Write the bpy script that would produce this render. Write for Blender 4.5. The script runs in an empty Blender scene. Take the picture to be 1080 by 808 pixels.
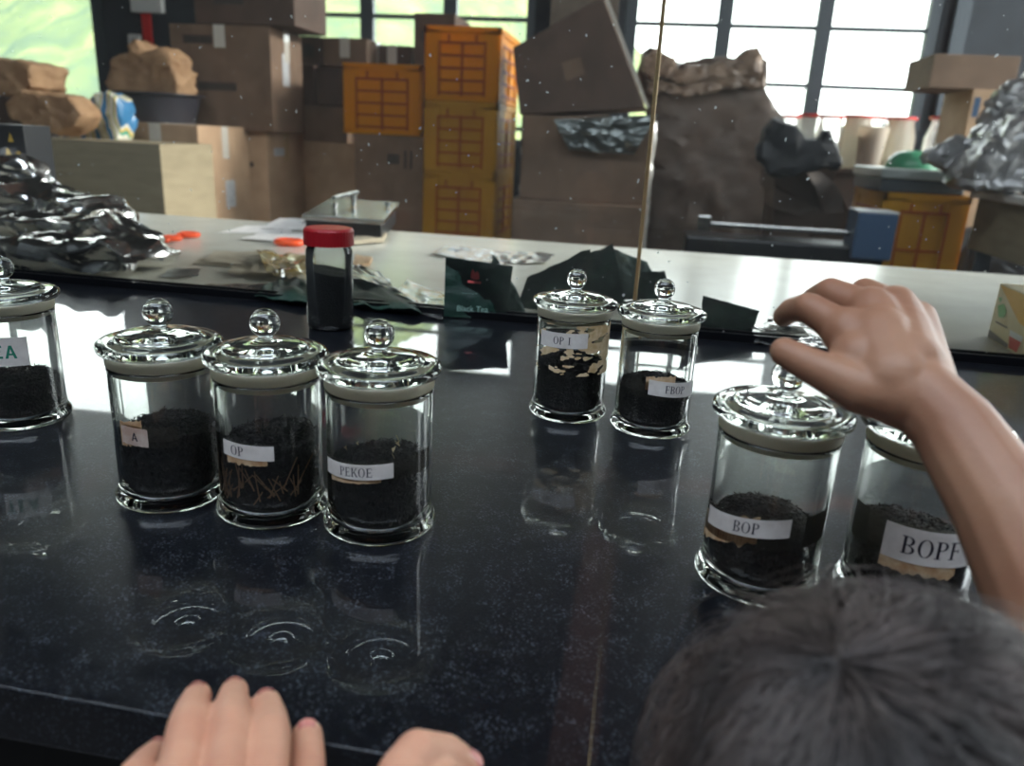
import bpy, bmesh, math, random
import numpy as np
from mathutils import Vector, Matrix, noise
random.seed(7)
col = bpy.context.scene.collection
PI = math.pi
# ------------------------------------------------------------------ camera model (1080x808 frame)
F, CX, CY, CZ = 811.0, 540.0, 404.0, 1.15
_n = np.array([-130., 2546., F]); _n /= np.linalg.norm(_n)
_fw = np.array([0, 0, 1.]) - _n * _n[2]; _fw /= np.linalg.norm(_fw)
_rt = np.cross(_n, _fw); _a = math.radians(9.0)
_Y = math.cos(_a) * _fw + math.sin(_a) * _rt
_X = math.cos(_a) * _rt - math.sin(_a) * _fw
R = np.array([_X, _Y, -_n]); C0 = np.array([0, 0, CZ])
def ray(px, py): return R @ np.array([px - CX, py - CY, F])
def onz(px, py, z=0.9):
    d = ray(px, py); return Vector(C0 + d * ((z - CZ) / d[2]))
def ony(px, py, y):
    d = ray(px, py); return Vector(C0 + d * (y / d[1]))
def atd(px, py, depth): return Vector(C0 + ray(px, py) * (depth / F))

cam = bpy.data.cameras.new('camera'); co = bpy.data.objects.new('camera', cam); col.objects.link(co)
M3 = np.column_stack([R[:, 0], -R[:, 1], -R[:, 2]])
co.matrix_world = Matrix.Translation(Vector(C0)) @ Matrix([list(r) for r in M3]).to_4x4()
cam.sensor_width = 36; cam.lens = 36 * F / 1080; cam.clip_start = 0.01; cam.clip_end = 400
cam.dof.use_dof = True; cam.dof.focus_distance = 0.62; cam.dof.aperture_fstop = 7.0
bpy.context.scene.camera = co

# ------------------------------------------------------------------ object helpers
def tag(o, label=None, cat=None, group=None, kind=None):
    if label: o['label'] = label
    if cat: o['category'] = cat
    if group: o['group'] = group
    if kind: o['kind'] = kind
    return o
def empty(name, loc=(0, 0, 0), rz=0, **k):
    o = bpy.data.objects.new(name, None); col.objects.link(o); o.location = loc; o.rotation_euler = (0, 0, rz)
    o.empty_display_size = .02
    return tag(o, **k)
def link(name, me, mat=None, parent=None, smooth=None, **k):
    o = bpy.data.objects.new(name, me); col.objects.link(o)
    if mat:
        mi_ = [0] * len(me.polygons); me.polygons.foreach_get('material_index', mi_); me.materials.clear()
        for m in (mat if isinstance(mat, (list, tuple)) else [mat]): me.materials.append(m)
        me.polygons.foreach_set('material_index', mi_)
    if parent: o.parent = parent
    if smooth is not None:
        if smooth is True: me.polygons.foreach_set('use_smooth', [True] * len(me.polygons))
        else: me.set_sharp_from_angle(angle=math.radians(smooth)); me.polygons.foreach_set('use_smooth', [True] * len(me.polygons)); me.set_sharp_from_angle(angle=math.radians(smooth))
    return tag(o, **k)
class MB:
    def __init__(s): s.v = []; s.f = []; s.mi = []
    def add(s, vs, fs, mi=0):
        n = len(s.v); s.v += [tuple(v) for v in vs]; s.f += [tuple(i + n for i in f) for f in fs]; s.mi += [mi] * len(fs); return s
    def box(s, c, d, rot=None, mi=0):
        vs = []
        for z in (-.5, .5):
            for x, y in ((-.5, -.5), (.5, -.5), (.5, .5), (-.5, .5)):
                p = Vector((x * d[0], y * d[1], z * d[2]))
                if rot: p = rot @ p
                vs.append(p + Vector(c))
        return s.add(vs, [(3, 2, 1, 0), (4, 5, 6, 7), (0, 1, 5, 4), (1, 2, 6, 5), (2, 3, 7, 6), (3, 0, 4, 7)], mi)
    def lathe(s, prof, n=48, c=(0, 0, 0), mi=0):
        vs = []; fs = []
        for r, z in prof:
            for k in range(n):
                a = 2 * PI * k / n; vs.append((c[0] + max(r, 1e-6) * math.cos(a), c[1] + max(r, 1e-6) * math.sin(a), c[2] + z))
        for i in range(len(prof) - 1):
            for k in range(n):
                a = i * n + k; b = i * n + (k + 1) % n; fs.append((a, b, b + n, a + n))
        return s.add(vs, fs, mi)
    def tube(s, pts, rad, n=8, mi=0, cap=True):
        pts = [Vector(p) for p in pts]; vs = []; fs = []; m = len(pts)
        rr = rad if isinstance(rad, (list, tuple)) else [rad] * m
        for i, p in enumerate(pts):
            t = (pts[min(i + 1, m - 1)] - pts[max(i - 1, 0)]).normalized()
            u = t.cross(Vector((0, 0, 1)) if abs(t.z) < .9 else Vector((1, 0, 0))).normalized(); w = t.cross(u)
            for k in range(n):
                a = 2 * PI * k / n; vs.append(p + (u * math.cos(a) + w * math.sin(a)) * rr[i])
        for i in range(m - 1):
            for k in range(n):
                a = i * n + k; b = i * n + (k + 1) % n; fs.append((a, b, b + n, a + n))
        if cap: fs += [tuple(range(n))[::-1], tuple(range((m - 1) * n, m * n))]
        return s.add(vs, fs, mi)
    def sphere(s, c, r, nu=12, nv=8, rot=None, mi=0):
        r = r if isinstance(r, (list, tuple)) else (r, r, r); vs = []; fs = []
        for j in range(nv + 1):
            for i in range(nu):
                th = PI * j / nv; a = 2 * PI * i / nu
                p = Vector((r[0] * math.sin(th) * math.cos(a), r[1] * math.sin(th) * math.sin(a), r[2] * math.cos(th)))
                if rot: p = rot @ p
                vs.append(p + Vector(c))
        for j in range(nv):
            for i in range(nu):
                a = j * nu + i; b = j * nu + (i + 1) % nu; fs.append((a, a + nu, b + nu, b))
        return s.add(vs, fs, mi)
    def mesh(s, name='m', weld=0):
        me = bpy.data.meshes.new(name); me.from_pydata(s.v, [], s.f); me.polygons.foreach_set('material_index', s.mi)
        bm = bmesh.new(); bm.from_mesh(me)
        bmesh.ops.remove_doubles(bm, verts=bm.verts, dist=weld or 1e-6); bmesh.ops.recalc_face_normals(bm, faces=bm.faces)
        bm.to_mesh(me); bm.free(); return me
    def build(s, name, mat, parent=None, smooth=None, bevel=0, seg=2, **k):
        me = s.mesh(name)
        if bevel:
            bm = bmesh.new(); bm.from_mesh(me)
            es = [e for e in bm.edges if e.is_manifold and e.calc_face_angle(0) > .6]
            bmesh.ops.bevel(bm, geom=es, offset=bevel, segments=seg, affect='EDGES', profile=.5, clamp_overlap=True); bm.to_mesh(me); bm.free()
        return link(name, me, mat, parent, smooth, **k)
def apply_mods(o, mods):
    for typ, props in mods:
        m = o.modifiers.new(typ, typ)
        for a, b in props.items(): setattr(m, a, b)
    bpy.context.view_layer.update()
    me = bpy.data.meshes.new_from_object(o.evaluated_get(bpy.context.evaluated_depsgraph_get()))
    o.modifiers.clear(); return me
def remesh(mb, voxel, smooth_it=6, dec=None, fac=.5):
    me = mb.mesh('tmp', weld=1e-7); o = bpy.data.objects.new('tmp', me); col.objects.link(o)
    mods = [('REMESH', dict(mode='VOXEL', voxel_size=voxel)), ('SMOOTH', dict(factor=fac, iterations=smooth_it))]
    m2 = apply_mods(o, mods); bpy.data.objects.remove(o); return m2
def fbm(p, o=4): return noise.fractal(p, 1.0, 2.0, o)

# ------------------------------------------------------------------ materials
def newmat(name):
    m = bpy.data.materials.new(name); m.use_nodes = True; nt = m.node_tree; nt.nodes.clear()
    out = nt.nodes.new('ShaderNodeOutputMaterial'); return m, nt, out
def N(nt, t, ins=None, **props):
    n = nt.nodes.new(t)
    for k, v in props.items(): setattr(n, k, v)
    for k, v in (ins or {}).items():
        if isinstance(v, bpy.types.NodeSocket): nt.links.new(v, n.inputs[k])
        else: n.inputs[k].default_value = v
    return n
def c4(c): return (c[0], c[1], c[2], 1.0)
def srgb(r, g, b):
    f = lambda u: (u / 255 / 12.92) if u / 255 <= .04045 else ((u / 255 + .055) / 1.055) ** 2.4
    return (f(r), f(g), f(b))
def ramp(nt, fac, stops):
    r = N(nt, 'ShaderNodeValToRGB', {'Fac': fac}); e = r.color_ramp.elements
    while len(e) < len(stops): e.new(.5)
    for i, (p, c) in enumerate(stops): e[i].position = p; e[i].color = c4(c)
    return r.outputs['Color']
def mat(name, c, c2=None, rough=.5, metal=0, scale=20, spec=.5, bump=0, bscale=None, coat=0, trans=0, sss=0, stretch=(1, 1, 1), detail=5, alpha=1, sheen=0):
    m, nt, out = newmat(name)
    tc = N(nt, 'ShaderNodeTexCoord').outputs['Object']; mp = N(nt, 'ShaderNodeMapping', {'Vector': tc, 'Scale': stretch}).outputs[0]
    nz = N(nt, 'ShaderNodeTexNoise', {'Vector': mp, 'Scale': scale, 'Detail': detail, 'Roughness': .6})
    b = N(nt, 'ShaderNodeBsdfPrincipled', {'Roughness': rough, 'Metallic': metal, 'Specular IOR Level': spec, 'Coat Weight': coat, 'Alpha': alpha, 'Sheen Weight': sheen})
    if c2: nt.links.new(ramp(nt, nz.outputs['Fac'], [(.35, c), (.65, c2)]), b.inputs['Base Color'])
    else: b.inputs['Base Color'].default_value = c4(c)
    if sss: b.inputs['Subsurface Weight'].default_value = sss; b.inputs['Subsurface Radius'].default_value = (1, .35, .2); b.inputs['Subsurface Scale'].default_value = .006
    if bump:
        nb = N(nt, 'ShaderNodeTexNoise', {'Vector': mp, 'Scale': bscale or scale * 3, 'Detail': 4})
        bp = N(nt, 'ShaderNodeBump', {'Strength': bump, 'Distance': .01, 'Height': nb.outputs['Fac']}); nt.links.new(bp.outputs[0], b.inputs['Normal'])
    sh = b.outputs[0]
    if trans:
        tl = N(nt, 'ShaderNodeBsdfTranslucent', {'Color': c4(c2 or c)}); sh = N(nt, 'ShaderNodeMixShader', {0: trans, 1: sh, 2: tl.outputs[0]}).outputs[0]
    nt.links.new(sh, out.inputs[0]); return m
def glassmat(name, color=(.97, 1, .98), rough=0.0, ior=1.5):
    m, nt, out = newmat(name); g = N(nt, 'ShaderNodeBsdfGlass', {'Color': c4(color), 'Roughness': rough, 'IOR': ior}); nt.links.new(g.outputs[0], out.inputs[0]); return m
def thinglass(name, tint=(.98, .99, .98), haze=.03, specks=True, fres=1.35, speck_scale=65, hz=(.8, .85, .85), gl=1.0, grime=False):
    m, nt, out = newmat(name)
    tc = N(nt, 'ShaderNodeTexCoord').outputs['Object']
    t = N(nt, 'ShaderNodeBsdfTransparent', {'Color': c4(tint)}); g = N(nt, 'ShaderNodeBsdfGlossy', {'Roughness': .01, 'Color': c4((gl,) * 3)})
    fr = N(nt, 'ShaderNodeFresnel', {'IOR': fres})
    s = N(nt, 'ShaderNodeMixShader', {0: fr.outputs[0], 1: t.outputs[0], 2: g.outputs[0]}).outputs[0]
    tl = N(nt, 'ShaderNodeBsdfTranslucent', {'Color': c4(hz)}); df = N(nt, 'ShaderNodeBsdfDiffuse', {'Color': c4(hz)})
    d = N(nt, 'ShaderNodeMixShader', {0: .5, 1: df.outputs[0], 2: tl.outputs[0]}).outputs[0]
    hv = haze
    if grime:
        nz = N(nt, 'ShaderNodeTexNoise', {'Vector': tc, 'Scale': 3.0, 'Detail': 6}); hv = N(nt, 'ShaderNodeMapRange', {0: nz.outputs[0], 1: .3, 2: .75, 3: haze * .4, 4: haze * 1.6}).outputs[0]
    s = N(nt, 'ShaderNodeMixShader', {0: hv, 1: s, 2: d}).outputs[0]
    if specks:
        dn = N(nt, 'ShaderNodeTexNoise', {'Vector': tc, 'Scale': 90.0}); 
        vv = N(nt, 'ShaderNodeVectorMath', {0: tc, 1: dn.outputs['Color']}, operation='MULTIPLY_ADD'); vv.inputs[1].default_value = (1, 1, 1)
        vm = N(nt, 'ShaderNodeVectorMath', {0: dn.outputs['Color'], 'Scale': .012}, operation='SCALE'); va = N(nt, 'ShaderNodeVectorMath', {0: tc, 1: vm.outputs[0]}, operation='ADD')
        nt.nodes.remove(vv)
        vo = N(nt, 'ShaderNodeTexVoronoi', {'Vector': va.outputs[0], 'Scale': speck_scale}); wn = N(nt, 'ShaderNodeTexWhiteNoise', {'Vector': vo.outputs['Color']})
        thr = N(nt, 'ShaderNodeMapRange', {0: wn.outputs['Value'], 1: .55, 2: 1.0, 3: 0.0, 4: .12}).outputs[0]
        lt = N(nt, 'ShaderNodeMath', {0: vo.outputs['Distance'], 1: thr}, operation='LESS_THAN')
        sc = N(nt, 'ShaderNodeMath', {0: lt.outputs[0], 1: .75}, operation='MULTIPLY')
        s = N(nt, 'ShaderNodeMixShader', {0: sc.outputs[0], 1: s, 2: d}).outputs[0]
    nt.links.new(s, out.inputs[0]); return m

M = {}
def granite():
    m, nt, out = newmat('black_granite')
    tc = N(nt, 'ShaderNodeTexCoord').outputs['Object']
    v = N(nt, 'ShaderNodeTexVoronoi', {'Vector': tc, 'Scale': 1050.0}); w = N(nt, 'ShaderNodeTexWhiteNoise', {'Vector': v.outputs['Color']})
    nz = N(nt, 'ShaderNodeTexNoise', {'Vector': tc, 'Scale': 60.0, 'Detail': 4})
    mx = N(nt, 'ShaderNodeMath', {0: w.outputs['Value'], 1: N(nt, 'ShaderNodeMapRange', {0: nz.outputs['Fac'], 1: .3, 2: .7, 3: .75, 4: 1.1}).outputs[0]}, operation='MULTIPLY').outputs[0]
    colr = ramp(nt, mx, [(.45, (.0015, .002, .004)), (.75, (.005, .0065, .010)), (.97, (.10, .115, .14))])
    fl = N(nt, 'ShaderNodeMapRange', {0: mx, 1: .6, 2: .95, 3: .0, 4: .6}).outputs[0]
    nb = N(nt, 'ShaderNodeTexNoise', {'Vector': tc, 'Scale': 900.0, 'Detail': 2}); bp = N(nt, 'ShaderNodeBump', {'Strength': .35, 'Distance': .0005, 'Height': nb.outputs['Fac']})
    b = N(nt, 'ShaderNodeBsdfPrincipled', {'Base Color': colr, 'Metallic': fl, 'Roughness': .30, 'Specular IOR Level': .45, 'Normal': bp.outputs[0], 'Coat Weight': .95, 'Coat Roughness': .012, 'Coat IOR': 1.6})
    nt.links.new(b.outputs[0], out.inputs[0]); return m
M['granite'] = granite()
M['glass'] = glassmat('clear_jar_glass', (.99, 1, .99)); M['lidglass'] = glassmat('thick_lid_glass', (.985, 1, .985))
M['pane'] = thinglass('dusty_screen_glass', haze=.016, grime=True, fres=1.3)  # dust specks, plus a haze mix that adds the glare veil
M['winglass'] = thinglass('hazy_window_glass', haze=.06, specks=False, hz=(.85, .95, .95))  # milky mix puts outdoor haze and glow into the glass
M['gasket'] = mat('cream_gasket', srgb(205, 200, 178), rough=.4, trans=.4)
M['paper'] = mat('white_label_paper', srgb(225, 220, 215), srgb(205, 198, 192), rough=.7, scale=60)
M['paper_st'] = mat('stained_label_paper', srgb(205, 192, 184), srgb(172, 145, 130), rough=.7, scale=70)
M['ink'] = mat('black_ink', srgb(35, 32, 45), rough=.6)
M['greenink'] = mat('green_ink', srgb(30, 130, 105), rough=.6)
M['tape'] = thinglass('clear_tape', tint=(.93, .92, .88), haze=.015, specks=False, hz=(.8, .75, .65))
M['stain'] = mat('brown_glue_residue', srgb(170, 130, 92), srgb(205, 180, 145), rough=.7, scale=120)
M['residue'] = mat('cream_peeled_paper', srgb(225, 205, 170), srgb(190, 160, 115), rough=.8, scale=90)
M['table'] = mat('grey_laminate', srgb(218, 216, 202), srgb(205, 204, 190), rough=.2, scale=9, spec=.6, detail=8)
M['steel'] = mat('brushed_steel', srgb(180, 180, 178), rough=.25, metal=1, stretch=(1, 30, 1), scale=20)
M['channel'] = mat('dark_channel', srgb(25, 26, 30), rough=.3, metal=.6)
M['brass'] = mat('brass_edge', srgb(205, 175, 130), rough=.25, metal=.75)
M['black'] = mat('black_plastic', srgb(26, 27, 30), rough=.4)
M['darkwall'] = mat('dark_painted_wall', srgb(52, 56, 62), srgb(42, 45, 50), rough=.8, scale=3)
M['ceil'] = mat('dark_ceiling', srgb(30, 29, 32), srgb(42, 38, 38), rough=.8, scale=4)
M['frame'] = mat('grey_window_frame', srgb(74, 80, 86), rough=.45, metal=.3)
M['pillar'] = mat('tan_pillar', srgb(110, 98, 88), srgb(95, 85, 76), rough=.8, scale=10)
M['joist'] = mat('reddish_timber', srgb(150, 98, 84), srgb(128, 84, 72), rough=.6, scale=20, stretch=(1, .1, 1))
M['floor'] = mat('dark_floor', srgb(55, 52, 50), srgb(40, 38, 38), rough=.6, scale=6)
M['card'] = mat('brown_cardboard', srgb(126, 102, 84), srgb(110, 89, 73), rough=.8, scale=6, bump=.15, bscale=60)
M['card_dk'] = mat('dark_cardboard', srgb(96, 77, 67), srgb(82, 66, 57), rough=.8, scale=6, bump=.15, bscale=60)
M['card_lt'] = mat('tan_cardboard', srgb(188, 158, 128), srgb(170, 140, 112), rough=.8, scale=6, bump=.15, bscale=60)
M['card_gr'] = mat('greyish_cardboard', srgb(150, 138, 112), srgb(136, 124, 100), rough=.75, scale=6, stretch=(1, 1, 6))
M['packtape'] = mat('brown_packing_tape', srgb(185, 160, 125), rough=.2, coat=.5)
M['tape_litstrip'] = mat('glossy_tape_and_lit_strip', srgb(210, 205, 195), rough=.12, coat=1)  # clear tape; also the painted lit side of the tilted carton
M['print'] = mat('grey_print', srgb(70, 62, 58), rough=.8)
M['white'] = mat('white_plastic', srgb(225, 225, 222), rough=.35)
M['shipping'] = mat('shipping_label', srgb(200, 203, 205), srgb(150, 152, 158), rough=.5, scale=90)
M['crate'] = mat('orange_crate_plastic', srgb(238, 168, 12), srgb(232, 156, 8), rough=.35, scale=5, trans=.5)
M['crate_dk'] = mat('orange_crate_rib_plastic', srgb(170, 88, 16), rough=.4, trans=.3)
M['crate_dull'] = mat('dull_crate_plastic', srgb(205, 150, 30), srgb(190, 132, 22), rough=.45, scale=5, trans=.3)  # darker crate plastic: lower crates' shade put into the colour
M['kraft'] = mat('kraft_paper', srgb(188, 152, 116), srgb(160, 124, 92), rough=.75, scale=14, bump=.2, bscale=40, trans=.25)
M['kraft_dk'] = mat('dark_kraft_sack', srgb(86, 70, 60), srgb(74, 61, 53), rough=.55, scale=4, bump=.3, bscale=14)
M['kraft_top'] = mat('paler_kraft_fold', srgb(128, 108, 92), srgb(96, 80, 70), rough=.5, scale=9)  # paler kraft for the folded sack top
M['sack_blk'] = mat('black_blue_sack', srgb(30, 32, 38), srgb(22, 24, 28), rough=.6, scale=8, bump=.3, bscale=30)
M['foil'] = mat('crumpled_silver_foil', srgb(222, 220, 216), rough=.19, metal=1, bump=.12, bscale=60, scale=10)
M['foil_dk'] = mat('dark_silver_film', srgb(135, 142, 142), rough=.28, metal=.8, scale=10)
M['silverbag'] = mat('grey_silver_plastic', srgb(165, 165, 165), srgb(130, 130, 132), rough=.3, metal=.35, scale=10)
M['clearbag'] = thinglass('cloudy_plastic_bag', tint=(.9, .9, .9), haze=.5, specks=False, hz=(.75, .76, .76))
M['wrap'] = thinglass('stretch_wrap', tint=(.92, .93, .92), haze=.5, specks=False, fres=2.2, hz=(.7, .72, .7))
M['green'] = mat('dark_green_sachet', srgb(14, 52, 40), srgb(8, 38, 32), rough=.5, scale=40, bump=.2, bscale=60)
M['silver_in'] = mat('sachet_silver_side', srgb(215, 215, 212), rough=.18, metal=.9, bump=.3, bscale=60)
M['tan_env'] = mat('tan_envelope', srgb(172, 160, 138), srgb(160, 148, 126), rough=.7, scale=20)
M['orange'] = mat('orange_plastic', srgb(240, 84, 30), rough=.35)
M['red'] = mat('red_lid_plastic', srgb(158, 24, 34), rough=.35)
M['redbr'] = mat('bright_red_plastic', srgb(205, 40, 36), rough=.4)
M['tea'] = mat('black_tea', srgb(34, 29, 28), srgb(20, 18, 19), rough=.7, scale=150, bump=.6, bscale=500)
M['tea_br'] = mat('brown_black_tea', srgb(48, 36, 30), srgb(28, 22, 20), rough=.7, scale=150, bump=.6, bscale=500)
M['stalk'] = mat('dry_stalk', srgb(118, 92, 70), rough=.7)
M['petal'] = mat('cream_leaf', srgb(225, 205, 165), rough=.7)
M['basin'] = mat('dark_basin', srgb(44, 44, 52), rough=.35)
M['patch'] = None
M['nail'] = mat('fingernail', srgb(214, 140, 128), rough=.25, coat=.4, sss=.2)
def skin(name, a, b):
    m, nt, out = newmat(name); tc = N(nt, 'ShaderNodeTexCoord').outputs['Object']
    nz = N(nt, 'ShaderNodeTexNoise', {'Vector': tc, 'Scale': 28.0, 'Detail': 4}); cr = ramp(nt, nz.outputs['Fac'], [(.35, a), (.65, b)])
    nf = N(nt, 'ShaderNodeTexNoise', {'Vector': tc, 'Scale': 700.0, 'Detail': 3}); bp = N(nt, 'ShaderNodeBump', {'Strength': .12, 'Distance': .001, 'Height': nf.outputs['Fac']})
    p = N(nt, 'ShaderNodeBsdfPrincipled', {'Base Color': cr, 'Roughness': .5, 'Subsurface Weight': .1, 'Subsurface Radius': (1, .35, .2), 'Subsurface Scale': .005, 'Normal': bp.outputs[0], 'Specular IOR Level': .4})
    nt.links.new(p.outputs[0], out.inputs[0]); return m
M['skin'] = skin('warm_skin', srgb(166, 124, 98), srgb(152, 108, 84))
M['skin2'] = skin('fair_skin', srgb(220, 168, 138), srgb(208, 150, 122))
M['hair'] = mat('dark_brown_hair', srgb(46, 40, 38), srgb(104, 92, 86), rough=.4, scale=38, spec=.8)
M['shirt'] = mat('grey_shirt', srgb(90, 92, 100), rough=.9)

# ------------------------------------------------------------------ world, outside
W = bpy.data.worlds.new('world'); bpy.context.scene.world = W; W.use_nodes = True; nt = W.node_tree; nt.nodes.clear()
wo = N(nt, 'ShaderNodeOutputWorld'); tc = N(nt, 'ShaderNodeTexCoord').outputs['Generated']; sx = N(nt, 'ShaderNodeSeparateXYZ', {0: tc})
skyc = ramp(nt, N(nt, 'ShaderNodeMapRange', {0: sx.outputs[2], 1: -.1, 2: .9}).outputs[0], [(0, (.92, .98, .97)), (.5, (.9, .96, 1)), (1, (.75, .86, 1))])
bg = N(nt, 'ShaderNodeBackground', {'Color': skyc, 'Strength': 5.0}); nt.links.new(bg.outputs[0], wo.inputs[0])

def hillside():
    mb = MB(); nx, ny = 120, 50; vs = []; fs = []
    for j in range(ny + 1):
        for i in range(nx + 1):
            az = math.radians(-75 + 105 * i / nx); r = 14 + 80 * (j / ny) ** 1.5
            x = r * math.sin(az); y = r * math.cos(az)
            top = 13.5 * max(0, min(1, (math.radians(12) - az) / math.radians(30)))   # ridge falls to the right
            if az < math.radians(-30): top *= 1 - .6 * min(1, (math.radians(-30) - az) / math.radians(15))
            z = -1.5 + top * 2.0 * (j / ny) ** 1.2 + fbm(Vector((x * .35, y * .35, 0))) * (.4 + 1.2 * j / ny) * (1 if az < .2 else .3)
            vs.append((x, y, z))
    for j in range(ny):
        for i in range(nx):
            a = j * (nx + 1) + i; fs.append((a, a + 1, a + nx + 2, a + nx + 1))
    mb.add(vs, fs)
    m, nt, out = newmat('hazy_green_slope'); t = N(nt, 'ShaderNodeTexCoord').outputs['Object']
    n1 = N(nt, 'ShaderNodeTexNoise', {'Vector': t, 'Scale': .35, 'Detail': 8, 'Roughness': .65})
    cr = ramp(nt, n1.outputs[0], [(.35, (.085, .13, .085)), (.5, (.15, .19, .08)), (.65, (.29, .31, .12))])
    b = N(nt, 'ShaderNodeBsdfDiffuse', {'Color': cr}); nt.links.new(b.outputs[0], out.inputs[0])
    mb.build('hillside', m, smooth=True, kind='structure')
hillside()

# ------------------------------------------------------------------ room shell
WY = 7.9; CH = 5.0
wins = [(-10.9, -5.74, .8, 4.4), (-3.72, -1.21, 1.06, 3.22), (-.35, 2.39, 1.06, 3.22)]
def wallbox(name, x0, x1, y, holes, t=.16):
    mb = MB(); x = x0
    for a, b, z0, z1 in sorted(holes):
        mb.box(((x + a) / 2, y, CH / 2), (a - x, t, CH)); mb.box(((a + b) / 2, y, z0 / 2), (b - a, t, z0)); mb.box(((a + b) / 2, y, (z1 + CH) / 2), (b - a, t, CH - z1)); x = b
    mb.box(((x + x1) / 2, y, CH / 2), (x1 - x, t, CH)); mb.build(name, M['darkwall'], kind='structure')
wallbox('wall_back', -12, 4.6, WY + .08, wins)
FY = -2.6
wallbox('wall_front', -12, 4.6, FY - .08, [])
yc, yl = (WY + FY) / 2, WY - FY + .32
MB().box((-12.08, yc, CH / 2), (.16, yl, CH)).build('wall_left', M['darkwall'], kind='structure')
ry0, ry1, rz0, rz1 = 2.4, 7.6, .7, 4.8  # unseen side opening, added and sized to light the cartons' right faces
wr_ = MB(); wr_.box((4.68, (FY - .16 + ry0) / 2, CH / 2), (.16, ry0 - FY + .16, CH)).box((4.68, (ry1 + WY + .16) / 2, CH / 2), (.16, WY + .16 - ry1, CH)).box((4.68, (ry0 + ry1) / 2, rz0 / 2), (.16, ry1 - ry0, rz0)).box((4.68, (ry0 + ry1) / 2, (rz1 + CH) / 2), (.16, ry1 - ry0, CH - rz1)); wr_.build('wall_right', M['darkwall'], kind='structure')
kx0, kx1, ky0, ky1 = -3.6, 2.6, -2.3, .1     # unseen roof opening, added to light hands and jars from above
MB().box(((-12.2 + kx0) / 2, yc, CH + .06), (kx0 + 12.2, yl, .12)).box(((kx1 + 4.8) / 2, yc, CH + .06), (4.8 - kx1, yl, .12)).box(((kx0 + kx1) / 2, (FY - .16 + ky0) / 2, CH + .06), (kx1 - kx0, ky0 - FY + .16, .12)).box(((kx0 + kx1) / 2, (ky1 + WY + .16) / 2, CH + .06), (kx1 - kx0, WY + .16 - ky1, .12)).build('ceiling', M['ceil'], kind='structure')
MB().box((-3.7, yc, -.05), (17, yl, .1)).build('floor', M['floor'], kind='structure')
MB().box((-.74, WY - .05, 2.5), (.62, .1, 4.98)).build('trim_1', M['pillar'], kind='structure')
MB().box((-3.7, WY - .03, 4.15), (16.4, .06, .14)).build('trim_2', M['joist'], kind='structure')
MB().box((-.13, 4.2, 4.86), (.34, 7.2, .26)).build('trim_3', M['joist'], kind='structure')
MB().box((-6.4, yc, 4.86), (.2, yl - .4, .26)).build('trim_4', M['joist'], kind='structure')
def window(n, a, b, z0, z1, mulls, rails, fw=.08):
    r = empty('window_%d' % n, ((a + b) / 2, WY, z0), kind='structure'); ox, oz = (a + b) / 2, z0
    f = MB(); w = b - a; h = z1 - z0
    f.box((0, .06, fw / 2), (w, .09, fw)).box((0, .06, h - fw / 2), (w, .09, fw)).box((-w / 2 + fw / 2, .06, h / 2), (fw, .09, h)).box((w / 2 - fw / 2, .06, h / 2), (fw, .09, h))
    f.build('window_frame', M['frame'], r)
    for x in mulls: MB().box((x - ox, .06, h / 2), (.13, .08, h - .1)).build('mullion', M['frame'], r)
    for z in rails: MB().box((0, .06, z - oz), (w - .1, .05, .038)).build('glazing_bar', M['frame'], r)
    MB().box((0, .07, h / 2), (w - .02, .008, h - .02)).build('window_glass', M['winglass'], r)
rl = [1.238, 1.74, 2.23, 2.72]
window(1, *wins[0], [-7.4, -9.1], [2.34], fw=.15)
window(2, *wins[1], [-2.887, -2.045], rl)
window(3, *wins[2], [.545, 1.42], rl, fw=.10)
MB().box((2.53, WY - .03, 2.2), (.12, .08, 2.6)).build('trim_5', M['frame'], kind='structure')

# ------------------------------------------------------------------ counter, glass screen, table behind
cr = empty('tea_counter', (-.3, .65, 0), label='long counter with polished black granite top the tea jars stand on', cat='counter')
MB().box((0, 0, .885), (2.6, .80, .03)).build('granite_top', M['granite'], cr, bevel=.0012)
MB().box((0, .02, .435), (2.5, .70, .87)).build('counter_base', M['black'], cr)
MB().box((-.3, 1.066, .889), (2.6, .03, .022)).box((-.3, 1.0555, .906), (2.6, .004, .012)).box((-.3, 1.0765, .906), (2.6, .004, .012)).build('screen_channel', M['channel'], bevel=.0008, label='dark metal channel along the back of the black counter holding the glass', cat='channel')
jx = ony(671, 300, 1.066).x
for a, b, l in ((-1.6, jx - .003, 'large dusty glass screen left of the vertical joint'), (jx + .003, 1.0, 'dusty glass screen right of the vertical joint')):
    MB().box(((a + b) / 2, 1.066, 1.3), (b - a, .006, .79)).build('glass_screen', M['pane'], label=l, cat='glass screen', group='glass screens behind the counter')
MB().box((jx, 1.066, 1.303), (.0055, .0075, .79)).build('joint_strip', M['brass'], label='thin brassy vertical strip joining the two glass screens', cat='strip', bevel=.001)
tb = empty('work_table', (-.2, 1.54, 0), label='grey laminate work table behind the glass screen', cat='table')
MB().box((0, .0, .885), (2.9, .90, .03)).build('tabletop', M['table'], tb, bevel=.003)
for sx_ in (-1.35, 1.35):
    for sy in (-.38, .38): MB().box((sx_, sy, .435), (.05, .05, .87)).build('leg', M['frame'], tb)

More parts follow.
